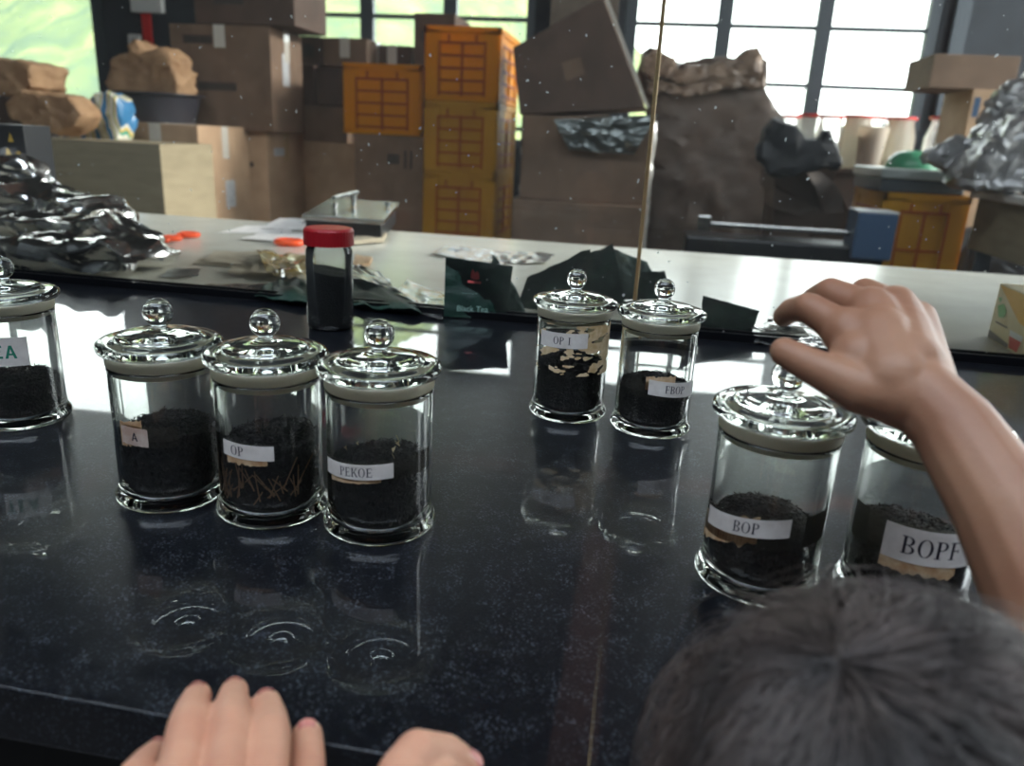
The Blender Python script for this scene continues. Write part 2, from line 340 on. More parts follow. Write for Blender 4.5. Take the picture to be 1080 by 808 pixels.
# ------------------------------------------------------------------ glyphs (serif capitals built from strokes)
def gl_rect(x0, y0, x1, y1): return [(x0, y0), (x1, y0), (x1, y1), (x0, y1)]
def arcband(cx, cy, rx, ry, a0, a1, tin, tmid, n=14):
    qs = []
    for i in range(n):
        A = [a0 + (a1 - a0) * (i + k) / n for k in (0, 1)]
        o = [(cx + rx * math.cos(a), cy + ry * math.sin(a)) for a in A]
        t = [tin + (tmid - tin) * abs(math.cos(a)) for a in A]
        q = [(cx + (rx - t[k]) * math.cos(A[k]), cy + (ry - t[k] * .6) * math.sin(A[k])) for k in (0, 1)]
        qs.append([o[0], o[1], q[1], q[0]])
    return qs
def glyph(ch, serif=True):
    T, t, S = (.15, .06, .06) if serif else (.17, .17, 0)
    g = []; w = .7
    def stem(x, y0=0, y1=1, sx=.09):
        g.append(gl_rect(x, y0, x + T, y1))
        if serif:
            for y in (y0, y1 - .045): g.append(gl_rect(x - sx, y, x + T + sx, y + .045))
    if ch == 'O': g += arcband(.38, .5, .38, .52, 0, 2 * PI, t, T, 32); w = .78
    elif ch in 'PB':
        stem(.08); g += arcband(.3, .74, .32, .26, -PI / 2, PI / 2, t, T); g.append(gl_rect(.2, 1 - t * .8, .32, 1)); g.append(gl_rect(.2, .48, .32, .48 + t)); w = .64
        if ch == 'B': g += arcband(.32, .25, .35, .25, -PI / 2, PI / 2, t, T); g.append(gl_rect(.2, 0, .34, t)); w = .7
    elif ch in 'EF':
        stem(.08); g.append(gl_rect(.2, 1 - t, .6, 1)); g.append(gl_rect(.2, .48, .48, .48 + t)); w = .62
        if ch == 'E': g.append(gl_rect(.2, 0, .62, t)); w = .66
        if serif:
            g.append(gl_rect(.56, .8, .6, 1)); g.append(gl_rect(.45, .4, .49, .62))
            if ch == 'E': g.append(gl_rect(.6, 0, .64, .22))
    elif ch == 'K':
        stem(.08); g.append([(.22, .42), (.28, .38), (.68, .96), (.62, 1)]); g.append([(.32, .55), (.62, 0), (.78, 0), (.42, .62)]); w = .78
        if serif: g.append(gl_rect(.52, .955, .78, 1)); g.append(gl_rect(.56, 0, .84, .045))
    elif ch == '1' or ch == 'I': stem(.12, 0, 1, .1); w = .42
    elif ch == 'T': g.append(gl_rect(.27, 0, .27 + T, 1)); g.append(gl_rect(.0, 1 - T, .7, 1)); w = .72
    elif ch == 'A': g.append([(.0, 0), (T + .03, 0), (.46, 1), (.3, 1)]); g.append([(.60, 0), (.76 + .03, 0), (.49, 1), (.32, 1)]); g.append(gl_rect(.18, .25, .62, .25 + .14)); w = .8
    elif ch == ' ': w = .35
    return g, w
def text_polys(s, serif=True):
    x = 0; out = []
    for ch in s:
        g, w = glyph(ch, serif); out += [[(p[0] + x, p[1]) for p in q] for q in g]; x += w + .1
    return out, x

# ------------------------------------------------------------------ jars
RB = .0340
body_prof = [(0, .12), (2.6, .12), (3.0, .04), (3.3, 0), (3.55, .06), (3.72, .25), (3.74, .5), (3.62, .75), (3.5, .95), (3.44, 1.3), (3.41, 1.8), (3.4, 2.8), (3.4, 9.2), (3.44, 9.45), (3.42, 9.56), (3.32, 9.6),
             (3.22, 9.58), (3.18, 9.4), (3.17, 9.2), (3.16, 2.2), (3.14, 1.1), (3.0, .72), (2.7, .55), (1.5, .48), (0, .45)]
lid_prof = [(0, 10.72), (2.0, 10.7), (2.7, 10.6), (2.88, 10.46), (3.6, 10.46), (3.82, 10.52), (3.95, 10.68), (3.97, 10.88), (3.9, 11.06), (3.72, 11.18), (3.4, 11.24), (2.9, 11.27), (2.74, 11.33), (2.66, 11.46), (2.5, 11.56), (2.0, 11.64), (1.2, 11.72), (.72, 11.82), (.5, 11.96), (.46, 12.10)]
kr, kz = .94, 12.95
a0 = math.asin(.46 / kr)
lid_prof += [(kr * math.sin(a), kz - kr * math.cos(a)) for a in [a0 + (PI - a0) * i / 16 for i in range(1, 17)]]
cm = lambda pr: [(r / 100, z / 100) for r, z in pr]
body_me = MB().lathe(cm(body_prof), 96).mesh('jar_body'); lid_me = MB().lathe(cm(lid_prof), 96).mesh('jar_lid')
gas_me = MB().lathe(cm([(3.0, 9.1), (3.13, 9.15), (3.14, 9.62), (3.42, 9.64), (3.47, 9.74), (3.47, 10.32), (3.44, 10.44), (3.0, 10.44), (3.0, 9.2)]), 96).mesh('gasket')
for me in (body_me, lid_me, gas_me): me.polygons.foreach_set('use_smooth', [True] * len(me.polygons))

def cyl_hit(cx, cy, r, px, py):
    d = ray(px, py); a = d[0]**2 + d[1]**2; b = -(d[0] * cx + d[1] * cy); c = cx * cx + cy * cy - r * r
    D = b * b - a * c
    if D < 0: t = -b / a
    else: t = (-b - math.sqrt(D)) / a
    p = C0 + d * t; return math.atan2(p[1] - cy, p[0] - cx), p[2] - .9
def wrap_patch(th0, th1, z0, z1, r, n=24, tilt=0, rag=0, seed=0, thick=.00018):
    mb = MB(); vs = []; fs = []
    for rr in (r, r + thick):
        for i in range(n + 1):
            th = th0 + (th1 - th0) * i / n; dz = tilt * (i / n - .5)
            e0 = rag * noise.noise(Vector((i * .35, seed, 0))); e1 = rag * noise.noise(Vector((i * .35, seed, 9)))
            for z in (z0 + e0, z1 + e1): vs.append((rr * math.cos(th), rr * math.sin(th), z + dz))
    m = (n + 1) * 2
    for i in range(n):
        a = 2 * i; fs += [(a, a + 1, a + 3, a + 2), (m + a, m + a + 2, m + a + 3, m + a + 1), (a, a + 2, m + a + 2, m + a), (a + 1, m + a + 1, m + a + 3, a + 3)]
    fs += [(0, m, m + 1, 1), (2 * n, 2 * n + 1, m + 2 * n + 1, m + 2 * n)]
    return mb.add(vs, fs)
def tea_mass(name, loc, h, seed, coarse, matl, label, mound=.004, slope=(0, 0), stalks=0, petals=0):
    rng = random.Random(seed); mb = MB(); n = 72; nr = 22; R0 = .0312
    def top(x, y):
        r = math.hypot(x, y) / R0
        return h + mound * (1 - r * r) + slope[0] * x + slope[1] * y + fbm(Vector((x * 90, y * 90, seed))) * .0022 + noise.noise(Vector((x * 400, y * 400, seed))) * .0012 * coarse
    vs = []; fs = []
    for j in range(nr + 1):
        for i in range(n):
            a = 2 * PI * i / n; r = R0 * (j + .001) / nr; x, y = r * math.cos(a), r * math.sin(a); vs.append((x, y, top(x, y)))
    for j in range(nr):
        for i in range(n): a = j * n + i; b = j * n + (i + 1) % n; fs.append((a, b, b + n, a + n))
    nz = 24; base = len(vs); zb = .0065
    for j in range(nz + 1):
        for i in range(n):
            a = 2 * PI * i / n; t = j / nz; z1 = top(R0 * math.cos(a), R0 * math.sin(a)); z = z1 + (zb - z1) * t
            rr = R0 - (.0004 + .0008 * abs(noise.noise(Vector((i * .7, z * 400, seed))))) * (1 if j else 0)
            if z < .0125: rr = min(rr, .0265 + (z - .0065) * .8)
            vs.append((rr * math.cos(a), rr * math.sin(a), z))
    for j in range(nz):
        for i in range(n): a = base + j * n + i; b = base + j * n + (i + 1) % n; fs.append((a, a + n, b + n, b))
    vs.append((0, 0, zb)); c = len(vs) - 1
    for i in range(n): fs.append((base + nz * n + i, c, base + nz * n + (i + 1) % n))
    mb.add(vs, fs)
    L = .0022 + .0042 * coarse; rad = .00035 + .0002 * coarse
    for k in range(int(650 + 350 * (1 - coarse))):
        if rng.random() < .55:
            r = R0 * math.sqrt(rng.random()) * .93; a = rng.random() * 2 * PI; x, y = r * math.cos(a), r * math.sin(a); p = Vector((x, y, top(x, y) + .0004 + rng.random() * .0014 * coarse))
            d = Vector((rng.gauss(0, 1), rng.gauss(0, 1), rng.gauss(0, .35) * (1 + coarse))).normalized()
        else:
            a = rng.random() * 2 * PI; z = .010 + rng.random() * (h - .009); p = Vector(((R0 - .0003) * math.cos(a), (R0 - .0003) * math.sin(a), z))
            if z < .013: continue
            u = Vector((-math.sin(a), math.cos(a), 0)); d = (u * rng.gauss(0, 1) + Vector((0, 0, 1)) * rng.gauss(0, .8)).normalized()
        l = L * (.5 + rng.random()); q = p + d * l * .5; q0 = p - d * l * .5; pm = p + Vector((rng.gauss(0, 1), rng.gauss(0, 1), abs(rng.gauss(0, 1)))) * .0005 * coarse
        pts = []
        for w in (q0, pm, q):
            rr = math.hypot(w.x, w.y)
            if rr > .0313: w = Vector((w.x * .0313 / rr, w.y * .0313 / rr, w.z))
            pts.append(w)
        mb.tube(pts, [rad * .5, rad, rad * .4], 4)
    for k in range(stalks):
        a = -PI / 2 + rng.uniform(-1.1, 1.0); z = .016 + rng.random() * .012; r = .03145; l = rng.uniform(.008, .022); da = rng.gauss(0, .25)
        mb.tube([(r * math.cos(a), r * math.sin(a), z), (r * math.cos(a + da), r * math.sin(a + da), z + l)], [.00055, .0004], 4, mi=1)
    for k in range(petals):
        r = R0 * .8 * math.sqrt(rng.random()); a = rng.random() * 2 * PI; x, y = r * math.cos(a), r * math.sin(a); s = .0022 + rng.random() * .0018; z = top(x, y) + .001
        an = rng.random() * 6; mb.add([(x, y, z), (x + s * math.cos(an), y + s * math.sin(an), z + s), (x + s * .6 * math.cos(an + 1), y + s * .6 * math.sin(an + 1), z + s * 1.6), (x - s * .3, y, z + s * .9)], [(0, 1, 2, 3)], mi=1)
    o = mb.build(name, [matl, M['petal'] if petals else M['stalk']], smooth=40, label=label, cat='tea', group='tea inside the jars', kind='stuff'); o.location = loc
    return o
jars = []
def jar(key, loc, label, first=[None]):
    r = empty('glass_jar', loc, label=label, cat='jar', group='lidded glass tea jars on the counter')
    r.rotation_euler.z = 0
    for nm, me, mt in (('jar_body', body_me, M['glass']), ('lid', lid_me, M['lidglass'])):
        o = link(nm, me, mt); o.parent = r
        if nm == 'lid': lo = o
    g = link('gasket', gas_me, M['gasket']); g.parent = lo
    return r
def jlabel(r, px0, px1, py, hpx, text, tx, th, mt='paper', ink='ink', serif=True, tilt=0, rag=0, tape=None, lefty=None, rightpy=None):
    cx, cy = r.location.x, r.location.y; rr = RB + .0004
    t0, z0 = cyl_hit(cx, cy, rr, px0, py if lefty is None else lefty); t1, z1 = cyl_hit(cx, cy, rr, px1, py if rightpy is None else rightpy)
    d = math.hypot(cx, cy); sc = F / (d * 1.03); h = hpx / sc * 1.04
    if t0 > 0: t0 -= 2 * PI
    if t1 > 0: t1 -= 2 * PI
    zc = (z0 + z1) / 2; slope = (z1 - z0) + tilt
    lb = wrap_patch(t0, t1, zc - h / 2, zc + h / 2, rr, tilt=slope, rag=rag).build('label', M[mt], r)
    tt0, tz = cyl_hit(cx, cy, rr, tx, py); 
    if tt0 > 0: tt0 -= 2 * PI
    hh = th / sc * 1.04; polys, w = text_polys(text, serif); mb = MB()
    for q in polys:
        # subdivide wide quads along x is unnecessary: glyph parts are small
        vs = []
        for x, y in q:
            a = tt0 + x * hh * .95 / rr; u = (a - t0) / (t1 - t0) - .5; z = zc + slope * u + (y - .5) * hh; q_ = rr + .00032; vs.append((q_ * math.cos(a), q_ * math.sin(a), z))
        mb.add(vs, [tuple(range(len(vs)))])
    me = bpy.data.meshes.new('lettering'); me.from_pydata(mb.v, [], mb.f); o = link('lettering', me, M[ink], lb); 
    if tape:
        z0_, z1_, ext0, ext1 = tape
        wrap_patch(t0 - ext0, t1 + ext1, zc + z0_, zc + z1_, RB + .0002, tilt=slope * 1.2, n=40, thick=.00005).build('tape', M['tape'], r)
    return lb, t0, t1, zc, slope
def P(px, py): p = onz(px, py); return (p.x, p.y, .9)
J = {}
spec = [('TEA', (25, 440), 'glass jar with green lettered TEA label at the left edge of the counter', .036, .55, 'tea', .007, (0, 0)),
        ('J1', (184, 518), 'glass jar with a stained torn label left of the OP jar', .050, .8, 'tea', .006, (.05, 0)),
        ('OP', (289, 533), 'glass jar labelled OP between the stained label jar and the PEKOE jar', .052, 1.0, 'tea', .008, (.08, 0)),
        ('PEKOE', (401, 549), 'glass jar labelled PEKOE, rightmost of the front left three', .047, .5, 'tea', .006, (.04, .0)),
        ('OP1', (598, 434), 'glass jar labelled OP 1 with peeled cream paper scraps inside the back row pair', .052, .8, 'tea', .004, (0, .02)),
        ('FBOP', (685, 449), 'glass jar labelled FBOP, right of the OP 1 jar', .043, .2, 'tea', .006, (0, .05)),
        ('BOP', (797, 607), 'glass jar labelled BOP below the reaching fingers', .038, .15, 'tea_br', .010, (0, .12)),
        ('BOPF', (947, 626), 'glass jar labelled BOPF beneath the reaching forearm', .042, .1, 'tea_br', .006, (-.05, .1))]
teal = dict(TEA='short curled black tea in the TEA jar at the left edge', J1='black tea leaves in the jar with the stained label', OP='long wiry black tea leaves with pale stalks in the OP jar', PEKOE='black tea with a few cream flakes in the PEKOE jar',
            OP1='twisted black tea leaves in the OP 1 jar', FBOP='fine black tea heaped in the FBOP jar', BOP='fine dark brown tea in the BOP jar', BOPF='very fine brown tea in the BOPF jar')
for i, (k, pp, l, h, coarse, mt, mound, sl) in enumerate(spec):
    loc = P(*pp); J[k] = jar(k, loc, l)
    tea_mass('tea_leaves', loc, h, i + 1, coarse, M[mt], teal[k], mound, sl, stalks=45 if k == 'OP' else 0, petals=7 if k == 'PEKOE' else 0)
jlabel(J['TEA'], -22, 30, 370, 24, 'TEA', -19, 11, ink='greenink', serif=False)
jlabel(J['J1'], 129, 156, 461, 17, 'A', 139, 8, mt='paper_st', lefty=457, rightpy=463, rag=.0006, tape=(-.007, .007, 0, .55))
jlabel(J['OP'], 236, 289, 476, 15, 'OP', 244, 9.5, lefty=470, rightpy=479)
jlabel(J['PEKOE'], 346, 415, 494, 16, 'PEKOE', 359, 9.5, lefty=489, rightpy=496, tape=(-.0055, .0075, .1, .9))
jlabel(J['OP1'], 571, 620, 357, 15, 'OP 1', 584, 7.5, lefty=355, rightpy=360)
jlabel(J['FBOP'], 684, 733, 408, 15, 'FBOP', 702, 7.5, lefty=408, rightpy=408, tape=(-.010, .0055, .5, .1))
jlabel(J['BOP'], 748, 834, 550, 19, 'BOP', 774, 11.5, lefty=541, rightpy=558, tape=(-.011, .008, .3, .8))
jlabel(J['BOPF'], 932, 1029, 573, 33, 'BOPF', 951, 17, mt='paper', lefty=566, rightpy=577, tape=(-.010, .012, .75, .1))
def stain(j, px0, px1, py, hpx, ragg=.002, name='glue_residue', mt='stain', ry=None, r=RB + .0001):
    cx, cy = j.location.x, j.location.y; t0, z0 = cyl_hit(cx, cy, r, px0, py); t1, z1 = cyl_hit(cx, cy, r, px1, ry or py)
    if t0 > 0: t0 -= 2 * PI
    if t1 > 0: t1 -= 2 * PI
    sc = F / (math.hypot(cx, cy) * 1.03); h = hpx / sc; zc = (z0 + z1) / 2
    wrap_patch(t0, t1, zc - h / 2, zc + h / 2, r, tilt=z1 - z0, rag=ragg, seed=px0, n=30, thick=.0001).build(name, M[mt], j)
stain(J['BOP'], 743, 800, 548, 30, ry=560, ragg=.0035); stain(J['FBOP'], 681, 712, 404, 14); stain(J['BOPF'], 930, 1010, 574, 40, ry=590, ragg=.003)
stain(J['J1'], 128, 150, 457, 24); stain(J['OP'], 240, 282, 482, 8, ry=488); stain(J['PEKOE'], 350, 402, 502, 6, ry=506, ragg=.0006)
# cream peeled paper on the far wall of the OP 1 jar
def peeled(j):
    mb = MB(); rng = random.Random(4); n = 190; m = 80; r = RB + .0002
    t0, t1, z0, z1 = -2.75, 1.2, .046, .093
    for i in range(n):
        for k in range(m):
            u, v = (i + .5) / n, (k + .5) / m
            f = noise.noise(Vector((u * 9, v * 6, 3))) + .5 * noise.noise(Vector((u * 25, v * 18, 5))) + .9 * max(0, u - .25) - .22 - 1.2 * max(0, v - .8) - 3 * max(0, .12 - u) + .25 * (v > .45) - 2.5 * max(0, u - .85)
            if f > 0:
                q = [(t0 + (t1 - t0) * (i + a) / n, z0 + (z1 - z0) * (k + b) / m) for a, b in ((0, 0), (1, 0), (1, 1), (0, 1))]
                mb.add([(r * math.cos(a), r * math.sin(a), z) for a, z in q], [(0, 1, 2, 3)])
    mb.build('paper_scrap', M['residue'], j)
peeled(J['OP1'])

# plastic jar with red screw lid
p = onz(349, 345); rj = empty('plastic_tea_jar', (p.x, p.y, .9), label='clear plastic jar with dark red screw lid at the back of the counter', cat='jar')
S_ = .0312
MB().lathe([(0, .001), (.024, 0), (.0285, .002), (.030, .006), (.030, .018), (.0292, .020), (.030, .022), (.030, .098), (.029, .103), (.0265, .108), (.026, .118), (.0252, .118), (.0252, .108), (.028, .102), (.0292, .097), (.0292, .006), (.026, .002), (0, .002)], 64).build('jar_body', thinglass('clear_pet', haze=.02, specks=False, fres=1.45), rj, smooth=True)
lp = MB(); n = 90
vs = []; fs = []
for j, (r, z) in enumerate([(0.0262, .109), (.0312, .109), (.0312, .127), (.0302, .1295), (.028, .1305), (0.0001, .1305)]):
    for k in range(n):
        a = 2 * PI * k / n; rr = r + (.0004 if (k % 2 and j in (1, 2)) else 0); vs.append((rr * math.cos(a), rr * math.sin(a), z))
for j in range(5):
    for k in range(n): a = j * n + k; b = j * n + (k + 1) % n; fs.append((a, b, b + n, a + n))
lp.add(vs, fs).build('screw_lid', M['red'], rj)
tt = MB(); n = 48; vs = []; fs = []
for j in range(12):
    for k in range(n):
        a = 2 * PI * k / n; r = .0285 * j / 11 + .0001; x, y = r * math.cos(a), r * math.sin(a); vs.append((x, y, .075 - .18 * x + fbm(Vector((x * 90, y * 90, 2))) * .001))
for j in range(11):
    for k in range(n): a = j * n + k; b = j * n + (k + 1) % n; fs.append((a, b, b + n, a + n))
for z in (.004,):
    for k in range(n): a = 2 * PI * k / n; vs.append((.0286 * math.cos(a), .0286 * math.sin(a), z))
vs.append((0, 0, .004))
for k in range(n): a = 11 * n + k; b = 11 * n + (k + 1) % n; fs += [(a, b, b + n, a + n), (a + n, b + n, len(vs) - 1)]
o = tt.add(vs, fs).build('tea_leaves', M['tea'], smooth=True, label='fine black tea in the plastic jar with red lid', cat='tea', kind='stuff', group='tea inside the jars'); o.location = rj.location

# ------------------------------------------------------------------ flat and folded things
def quadsheet(name, c, thick=.0006, amp=0., n=14, seed=0, mats=None, parent=None, freq=3, **k):
    c00, c10, c11, c01 = [Vector(q) for q in c]; nrm = (c10 - c00).cross(c01 - c00).normalized(); vs = []; fs = []
    for s in (0, 1):
        for j in range(n + 1):
            for i in range(n + 1):
                u, v = i / n, j / n; p = (c00 * (1 - u) + c10 * u) * (1 - v) + (c01 * (1 - u) + c11 * u) * v
                d = fbm(Vector((u * freq, v * freq, seed * 3.3)), 3) * amp + abs(noise.noise(Vector((u * freq * 2.1 + v * freq, v * freq * 1.3, seed)))) * amp
                vs.append(p + nrm * (d + (s - .5) * thick))
    m = (n + 1) ** 2
    for j in range(n):
        for i in range(n):
            a = j * (n + 1) + i; fs.append((a, a + n + 1, a + n + 2, a + 1)); fs.append((m + a, m + a + 1, m + a + n + 2, m + a + n + 1))
    for i in range(n):
        a = i; fs.append((a, a + 1, m + a + 1, m + a)); a = n * (n + 1) + i; fs.append((a + 1, a, m + a, m + a + 1))
        a = i * (n + 1); b = a + n + 1; fs.append((b, a, m + a, m + b)); a += n; b += n; fs.append((a, b, m + b, m + a))
    me = bpy.data.meshes.new(name); me.from_pydata(vs, [], fs)
    mi = [0 if (q % 2 == 0 and q < 2 * n * n) else 1 for q in range(len(fs))]
    mats = mats or [M['green']]
    if len(mats) > 1: me.polygons.foreach_set('material_index', mi)
    return link(name, me, mats, parent, 50, **k)
def flat_px(name, pxs, dz=.001, z=.9, **k):      # a thin thing lying on the work table
    cs = [onz(x, y, z + dz) for x, y in pxs]; return quadsheet(name, cs, **k)
def stand_px(name, base, tops, Y=None, lean=.0, **k):  # base two px on table, two tops above
    b0, b1 = onz(*base[0], .902), onz(*base[1], .902); t0 = ony(*tops[0], b0.y + lean); t1 = ony(*tops[1], b1.y + lean)
    return quadsheet(name, [b0, b1, t1, t0], **k)
GR = [M['green'], M['green']]
s1 = stand_px('tea_sachet', [(468, 334), (533, 337)], [(470, 271), (541, 281)], lean=.02, amp=.003, seed=1, mats=GR, label='dark green printed tea sachet standing upright behind the glass, facing front', cat='sachet', group='green tea sachets')
def on_sachet(polys, mt, name, c, parent):
    b0, b1, t1, t0 = c; mb = MB(); nrm = -((b1 - b0).cross(t0 - b0).normalized())
    for q in polys:
        vs = [((b0 * (1 - u) + b1 * u) * (1 - v) + (t0 * (1 - u) + t1 * u) * v) + Vector((0, -.0035, 0)) for u, v in q]; mb.add(vs, [tuple(range(len(vs)))])
    me = bpy.data.meshes.new(name); me.from_pydata(mb.v, [], mb.f); return link(name, me, mt, parent)
b0, b1 = onz(468, 334, .902), onz(533, 337, .902); cc = (b0, b1, ony(541, 281, b1.y + .02), ony(470, 271, b0.y + .02))
M['pinkink'] = mat('dusty_red_ink', srgb(190, 80, 78), rough=.6); M['paleink'] = mat('pale_ink', srgb(130, 160, 150), rough=.6)
flame = [(.40, .70), (.47, .68), (.53, .70), (.52, .78), (.49, .84), (.46, .80), (.42, .86), (.40, .80)]
on_sachet([flame, [(.36, .62), (.56, .62), (.56, .66), (.36, .66)]], M['pinkink'], 'printed_emblem', cc, s1)
def bf_text(txt, mt, parent, origin, ux, uy, size, name='lettering'):
    cu = bpy.data.curves.new('t', 'FONT'); cu.body = txt; cu.size = 1; o = bpy.data.objects.new('t', cu); col.objects.link(o); bpy.context.view_layer.update()
    me = bpy.data.meshes.new_from_object(o.evaluated_get(bpy.context.evaluated_depsgraph_get())); bpy.data.objects.remove(o)
    for v in me.vertices: v.co = Vector(origin) + Vector(ux) * v.co.x * size + Vector(uy) * v.co.y * size
    return link(name, me, mt, parent)
ux = (b1 - b0).normalized(); uy = (cc[3] - b0).normalized()
bf_text('Black Tea', M['paleink'], s1, b0 + ux * .019 + uy * .010 + Vector((0, -.005, 0)), ux, uy, .0115)
bf_text('- - - - -', M['paleink'], s1, b0 + ux * .026 + uy * .034 + Vector((0, -.005, 0)), ux, uy, .008, 'printed_line')
def tri_sachet(base, tops, label, seed, lean=.03, mats=GR, amp=.004, name='tea_sachet'):
    return stand_px(name, base, tops, lean=lean, amp=amp, seed=seed, mats=mats, label=label, cat='sachet', group='green tea sachets')
tri_sachet([(505, 330), (556, 333)], [(521, 268), (545, 305)], 'dark green sachet tilted on its corner just right of the printed upright sachet', 2, .03)
tri_sachet([(545, 325), (610, 330)], [(556, 293), (623, 263)], 'dark green sachet with ragged top edge behind the OP 1 jar', 3, .05)
tri_sachet([(590, 318), (660, 322)], [(598, 278), (646, 257)], 'tallest dark green folded sachet left of the vertical joint', 4, .06)
tri_sachet([(640, 315), (705, 318)], [(640, 260), (682, 277)], 'dark green sachet crossing behind the vertical joint strip', 5, .05)
tri_sachet([(668, 322), (710, 326)], [(670, 288), (701, 286)], 'small dark green sachet corner between the joint strip and FBOP jar knob', 6, .03)
tri_sachet([(738, 350), (792, 354)], [(741, 312), (801, 328)], 'dark green sachet standing alone right of the FBOP jar', 7, .02)
def foil_flat(pxs, label, seed, dz=.004, amp=.008, mats=None, grp='silver foil sachets lying on the table', freq=1.6):
    amp *= .6
    return flat_px('foil_sachet', pxs, dz, amp=amp, seed=seed, n=22, freq=freq, mats=mats or [M['silver_in']], label=label, cat='sachet', group=grp)
foil_flat([(452, 268), (490, 272), (497, 262), (470, 260)], 'small silver foil sachet farthest left of the scattered pair behind the upright green sachet', 11)
foil_flat([(480, 272), (530, 280), (545, 268), (498, 262)], 'silver foil sachet behind the top edge of the upright green sachet', 12)
foil_flat([(525, 276), (575, 278), (585, 269), (532, 264)], 'silver foil sachet between the upright green sachet and the ragged one', 13)
foil_flat([(415, 312), (462, 330), (476, 312), (430, 296)], 'crumpled silver foil sachet just left of the upright green sachet', 14)
foil_flat([(430, 326), (466, 338), (470, 326), (440, 320)], 'small foil scrap at the glass base left of the upright green sachet', 15, dz=.002, amp=.004)
foil_flat([(372, 322), (445, 330), (425, 308), (365, 285)], 'dark green sachet lying flat right of the red lidded jar', 16, mats=GR, amp=.016, dz=.008, grp='green tea sachets')
foil_flat([(268, 312), (335, 322), (335, 300), (300, 288)], 'dark green sachet lying flat left of the red lidded jar', 17, mats=GR, amp=.014, dz=.008, grp='green tea sachets')
foil_flat([(360, 292), (420, 305), (405, 290), (372, 280)], 'bright silver foil flap behind the red lidded jar', 18, amp=.012, dz=.012)
foil_flat([(205, 302), (282, 312), (300, 300), (250, 298)], 'thin strip of wrinkled foil sachets along the glass base at left', 19, amp=.004)
foil_flat([(170, 292), (209, 291), (211, 283), (178, 284)], 'small dark silver sachet beside the big foil bag', 20, mats=[M['foil_dk']], amp=.003)
for i, (pxs, lb) in enumerate([([(795, 362), (838, 366), (842, 358), (800, 354)], 'silver foil strip lowest in the pile left of the reaching hand'), ([(800, 352), (860, 362), (868, 354), (812, 344)], 'silver foil sachet in the middle of the pile left of the reaching hand'),
        ([(790, 347), (850, 352), (862, 344), (815, 338)], 'silver foil sachet upper in the pile left of the reaching hand'), ([(806, 342), (852, 346), (850, 338), (812, 334)], 'silver foil sachet on top of the pile left of the reaching hand'), ([(838, 364), (885, 368), (880, 358), (845, 356)], 'silver foil sachet nearest the reaching thumb')]):
    foil_flat(pxs, lb, 30 + i, dz=.003 + .005 * i, amp=.006)
TE = [M['tan_env']]
for i, (pxs, lb) in enumerate([([(203, 278), (272, 284), (285, 272), (212, 272)], 'tan paper sachet lying lowest left in the fan'), ([(215, 276), (285, 282), (290, 266), (225, 265)], 'tan paper sachet lying across the top of the fan'),
        ([(240, 287), (300, 293), (303, 285), (245, 281)], 'tan paper sachet nearest the glass in the fan'), ([(262, 287), (305, 291), (300, 276), (275, 272)], 'tan paper sachet at the right end of the fan')]):
    flat_px('paper_sachet', pxs, .002 + .003 * i, amp=.002, seed=40 + i, mats=TE, label=lb, cat='sachet', group='tan paper sachets in a fan')
M['leafink'] = mat('leaf_green_ink', srgb(110, 150, 95), rough=.7)
M['yel'] = mat('yellow_plastic_wrap', srgb(205, 170, 80), srgb(215, 205, 170), rough=.2, scale=30, coat=.8)
flat_px('plastic_packet', [(283, 290), (335, 296), (332, 270), (270, 265)], .012, amp=.010, seed=51, mats=[M['yel']], label='yellow and clear plastic packet between the tan sachets and the red lidded jar', cat='packet')
for i, (pxs, lb) in enumerate([([(228, 246), (308, 245), (306, 238), (262, 238)], 'long white paper strip at the far left of the papers'), ([(275, 241), (322, 243), (330, 231), (295, 230)], 'white sheet of paper tilted over the long paper strip'),
        ([(255, 252), (330, 256), (335, 246), (275, 246)], 'pale paper under the orange tape ring'), ([(318, 238), (360, 243), (372, 233), (330, 229)], 'white paper slip in front of the scale tray')]):
    flat_px('paper_sheet', pxs, .001 + .002 * i, amp=.002, seed=60 + i, mats=[M['paper']], label=lb, cat='paper', group='loose papers on the work table')
flat_px('card_stack', [(372, 256), (404, 253), (408, 247), (378, 244)], .008, thick=.010, amp=.002, seed=66, mats=[M['tan_env']], label='small stack of grey cards right of the red lid', cat='cards')
flat_px('card_stack', [(372, 281), (390, 279), (393, 273), (375, 270)], .006, thick=.006, amp=.002, seed=67, mats=[M['stain']], label='small brown card scraps behind the red lidded jar', cat='cards')
# orange tape ring, orange scissors
p = onz(305, 259); mb = MB(); pts = [(.027 * math.cos(a), .022 * math.sin(a), 0) for a in [2 * PI * i / 36 for i in range(37)]]; mb.tube(pts, .007, 10, cap=False)
o = mb.build('tape_ring', M['orange'], smooth=True, label='orange plastic ring lying left of the red lidded jar', cat='ring'); o.location = (p.x, p.y, .908)
p0, p1 = onz(176, 258), onz(200, 252); sc_ = empty('scissors', (p0.x, p0.y, .9), label='orange handled scissors beside the foil bag', cat='scissors')
d = (p1 - p0); 
mb = MB(); cen = Vector((d.x, d.y, .010)); pts = [(cen.x + .020 * math.cos(a), cen.y + .016 * math.sin(a), .010) for a in [2 * PI * i / 24 for i in range(25)]]; mb.tube(pts, .0055, 8, cap=False); mb.tube([(.0, 0, .008), (cen.x - .018, cen.y - .004, .010)], [.004, .006], 8); mb.build('handle', M['orange'], sc_, smooth=True)
mb = MB(); pts = [(-.006 + .018 * math.cos(a), .03 + .014 * math.sin(a), .010) for a in [2 * PI * i / 24 for i in range(25)]]; mb.tube(pts, .005, 8, cap=False); mb.build('handle', M['orange'], sc_, smooth=True)
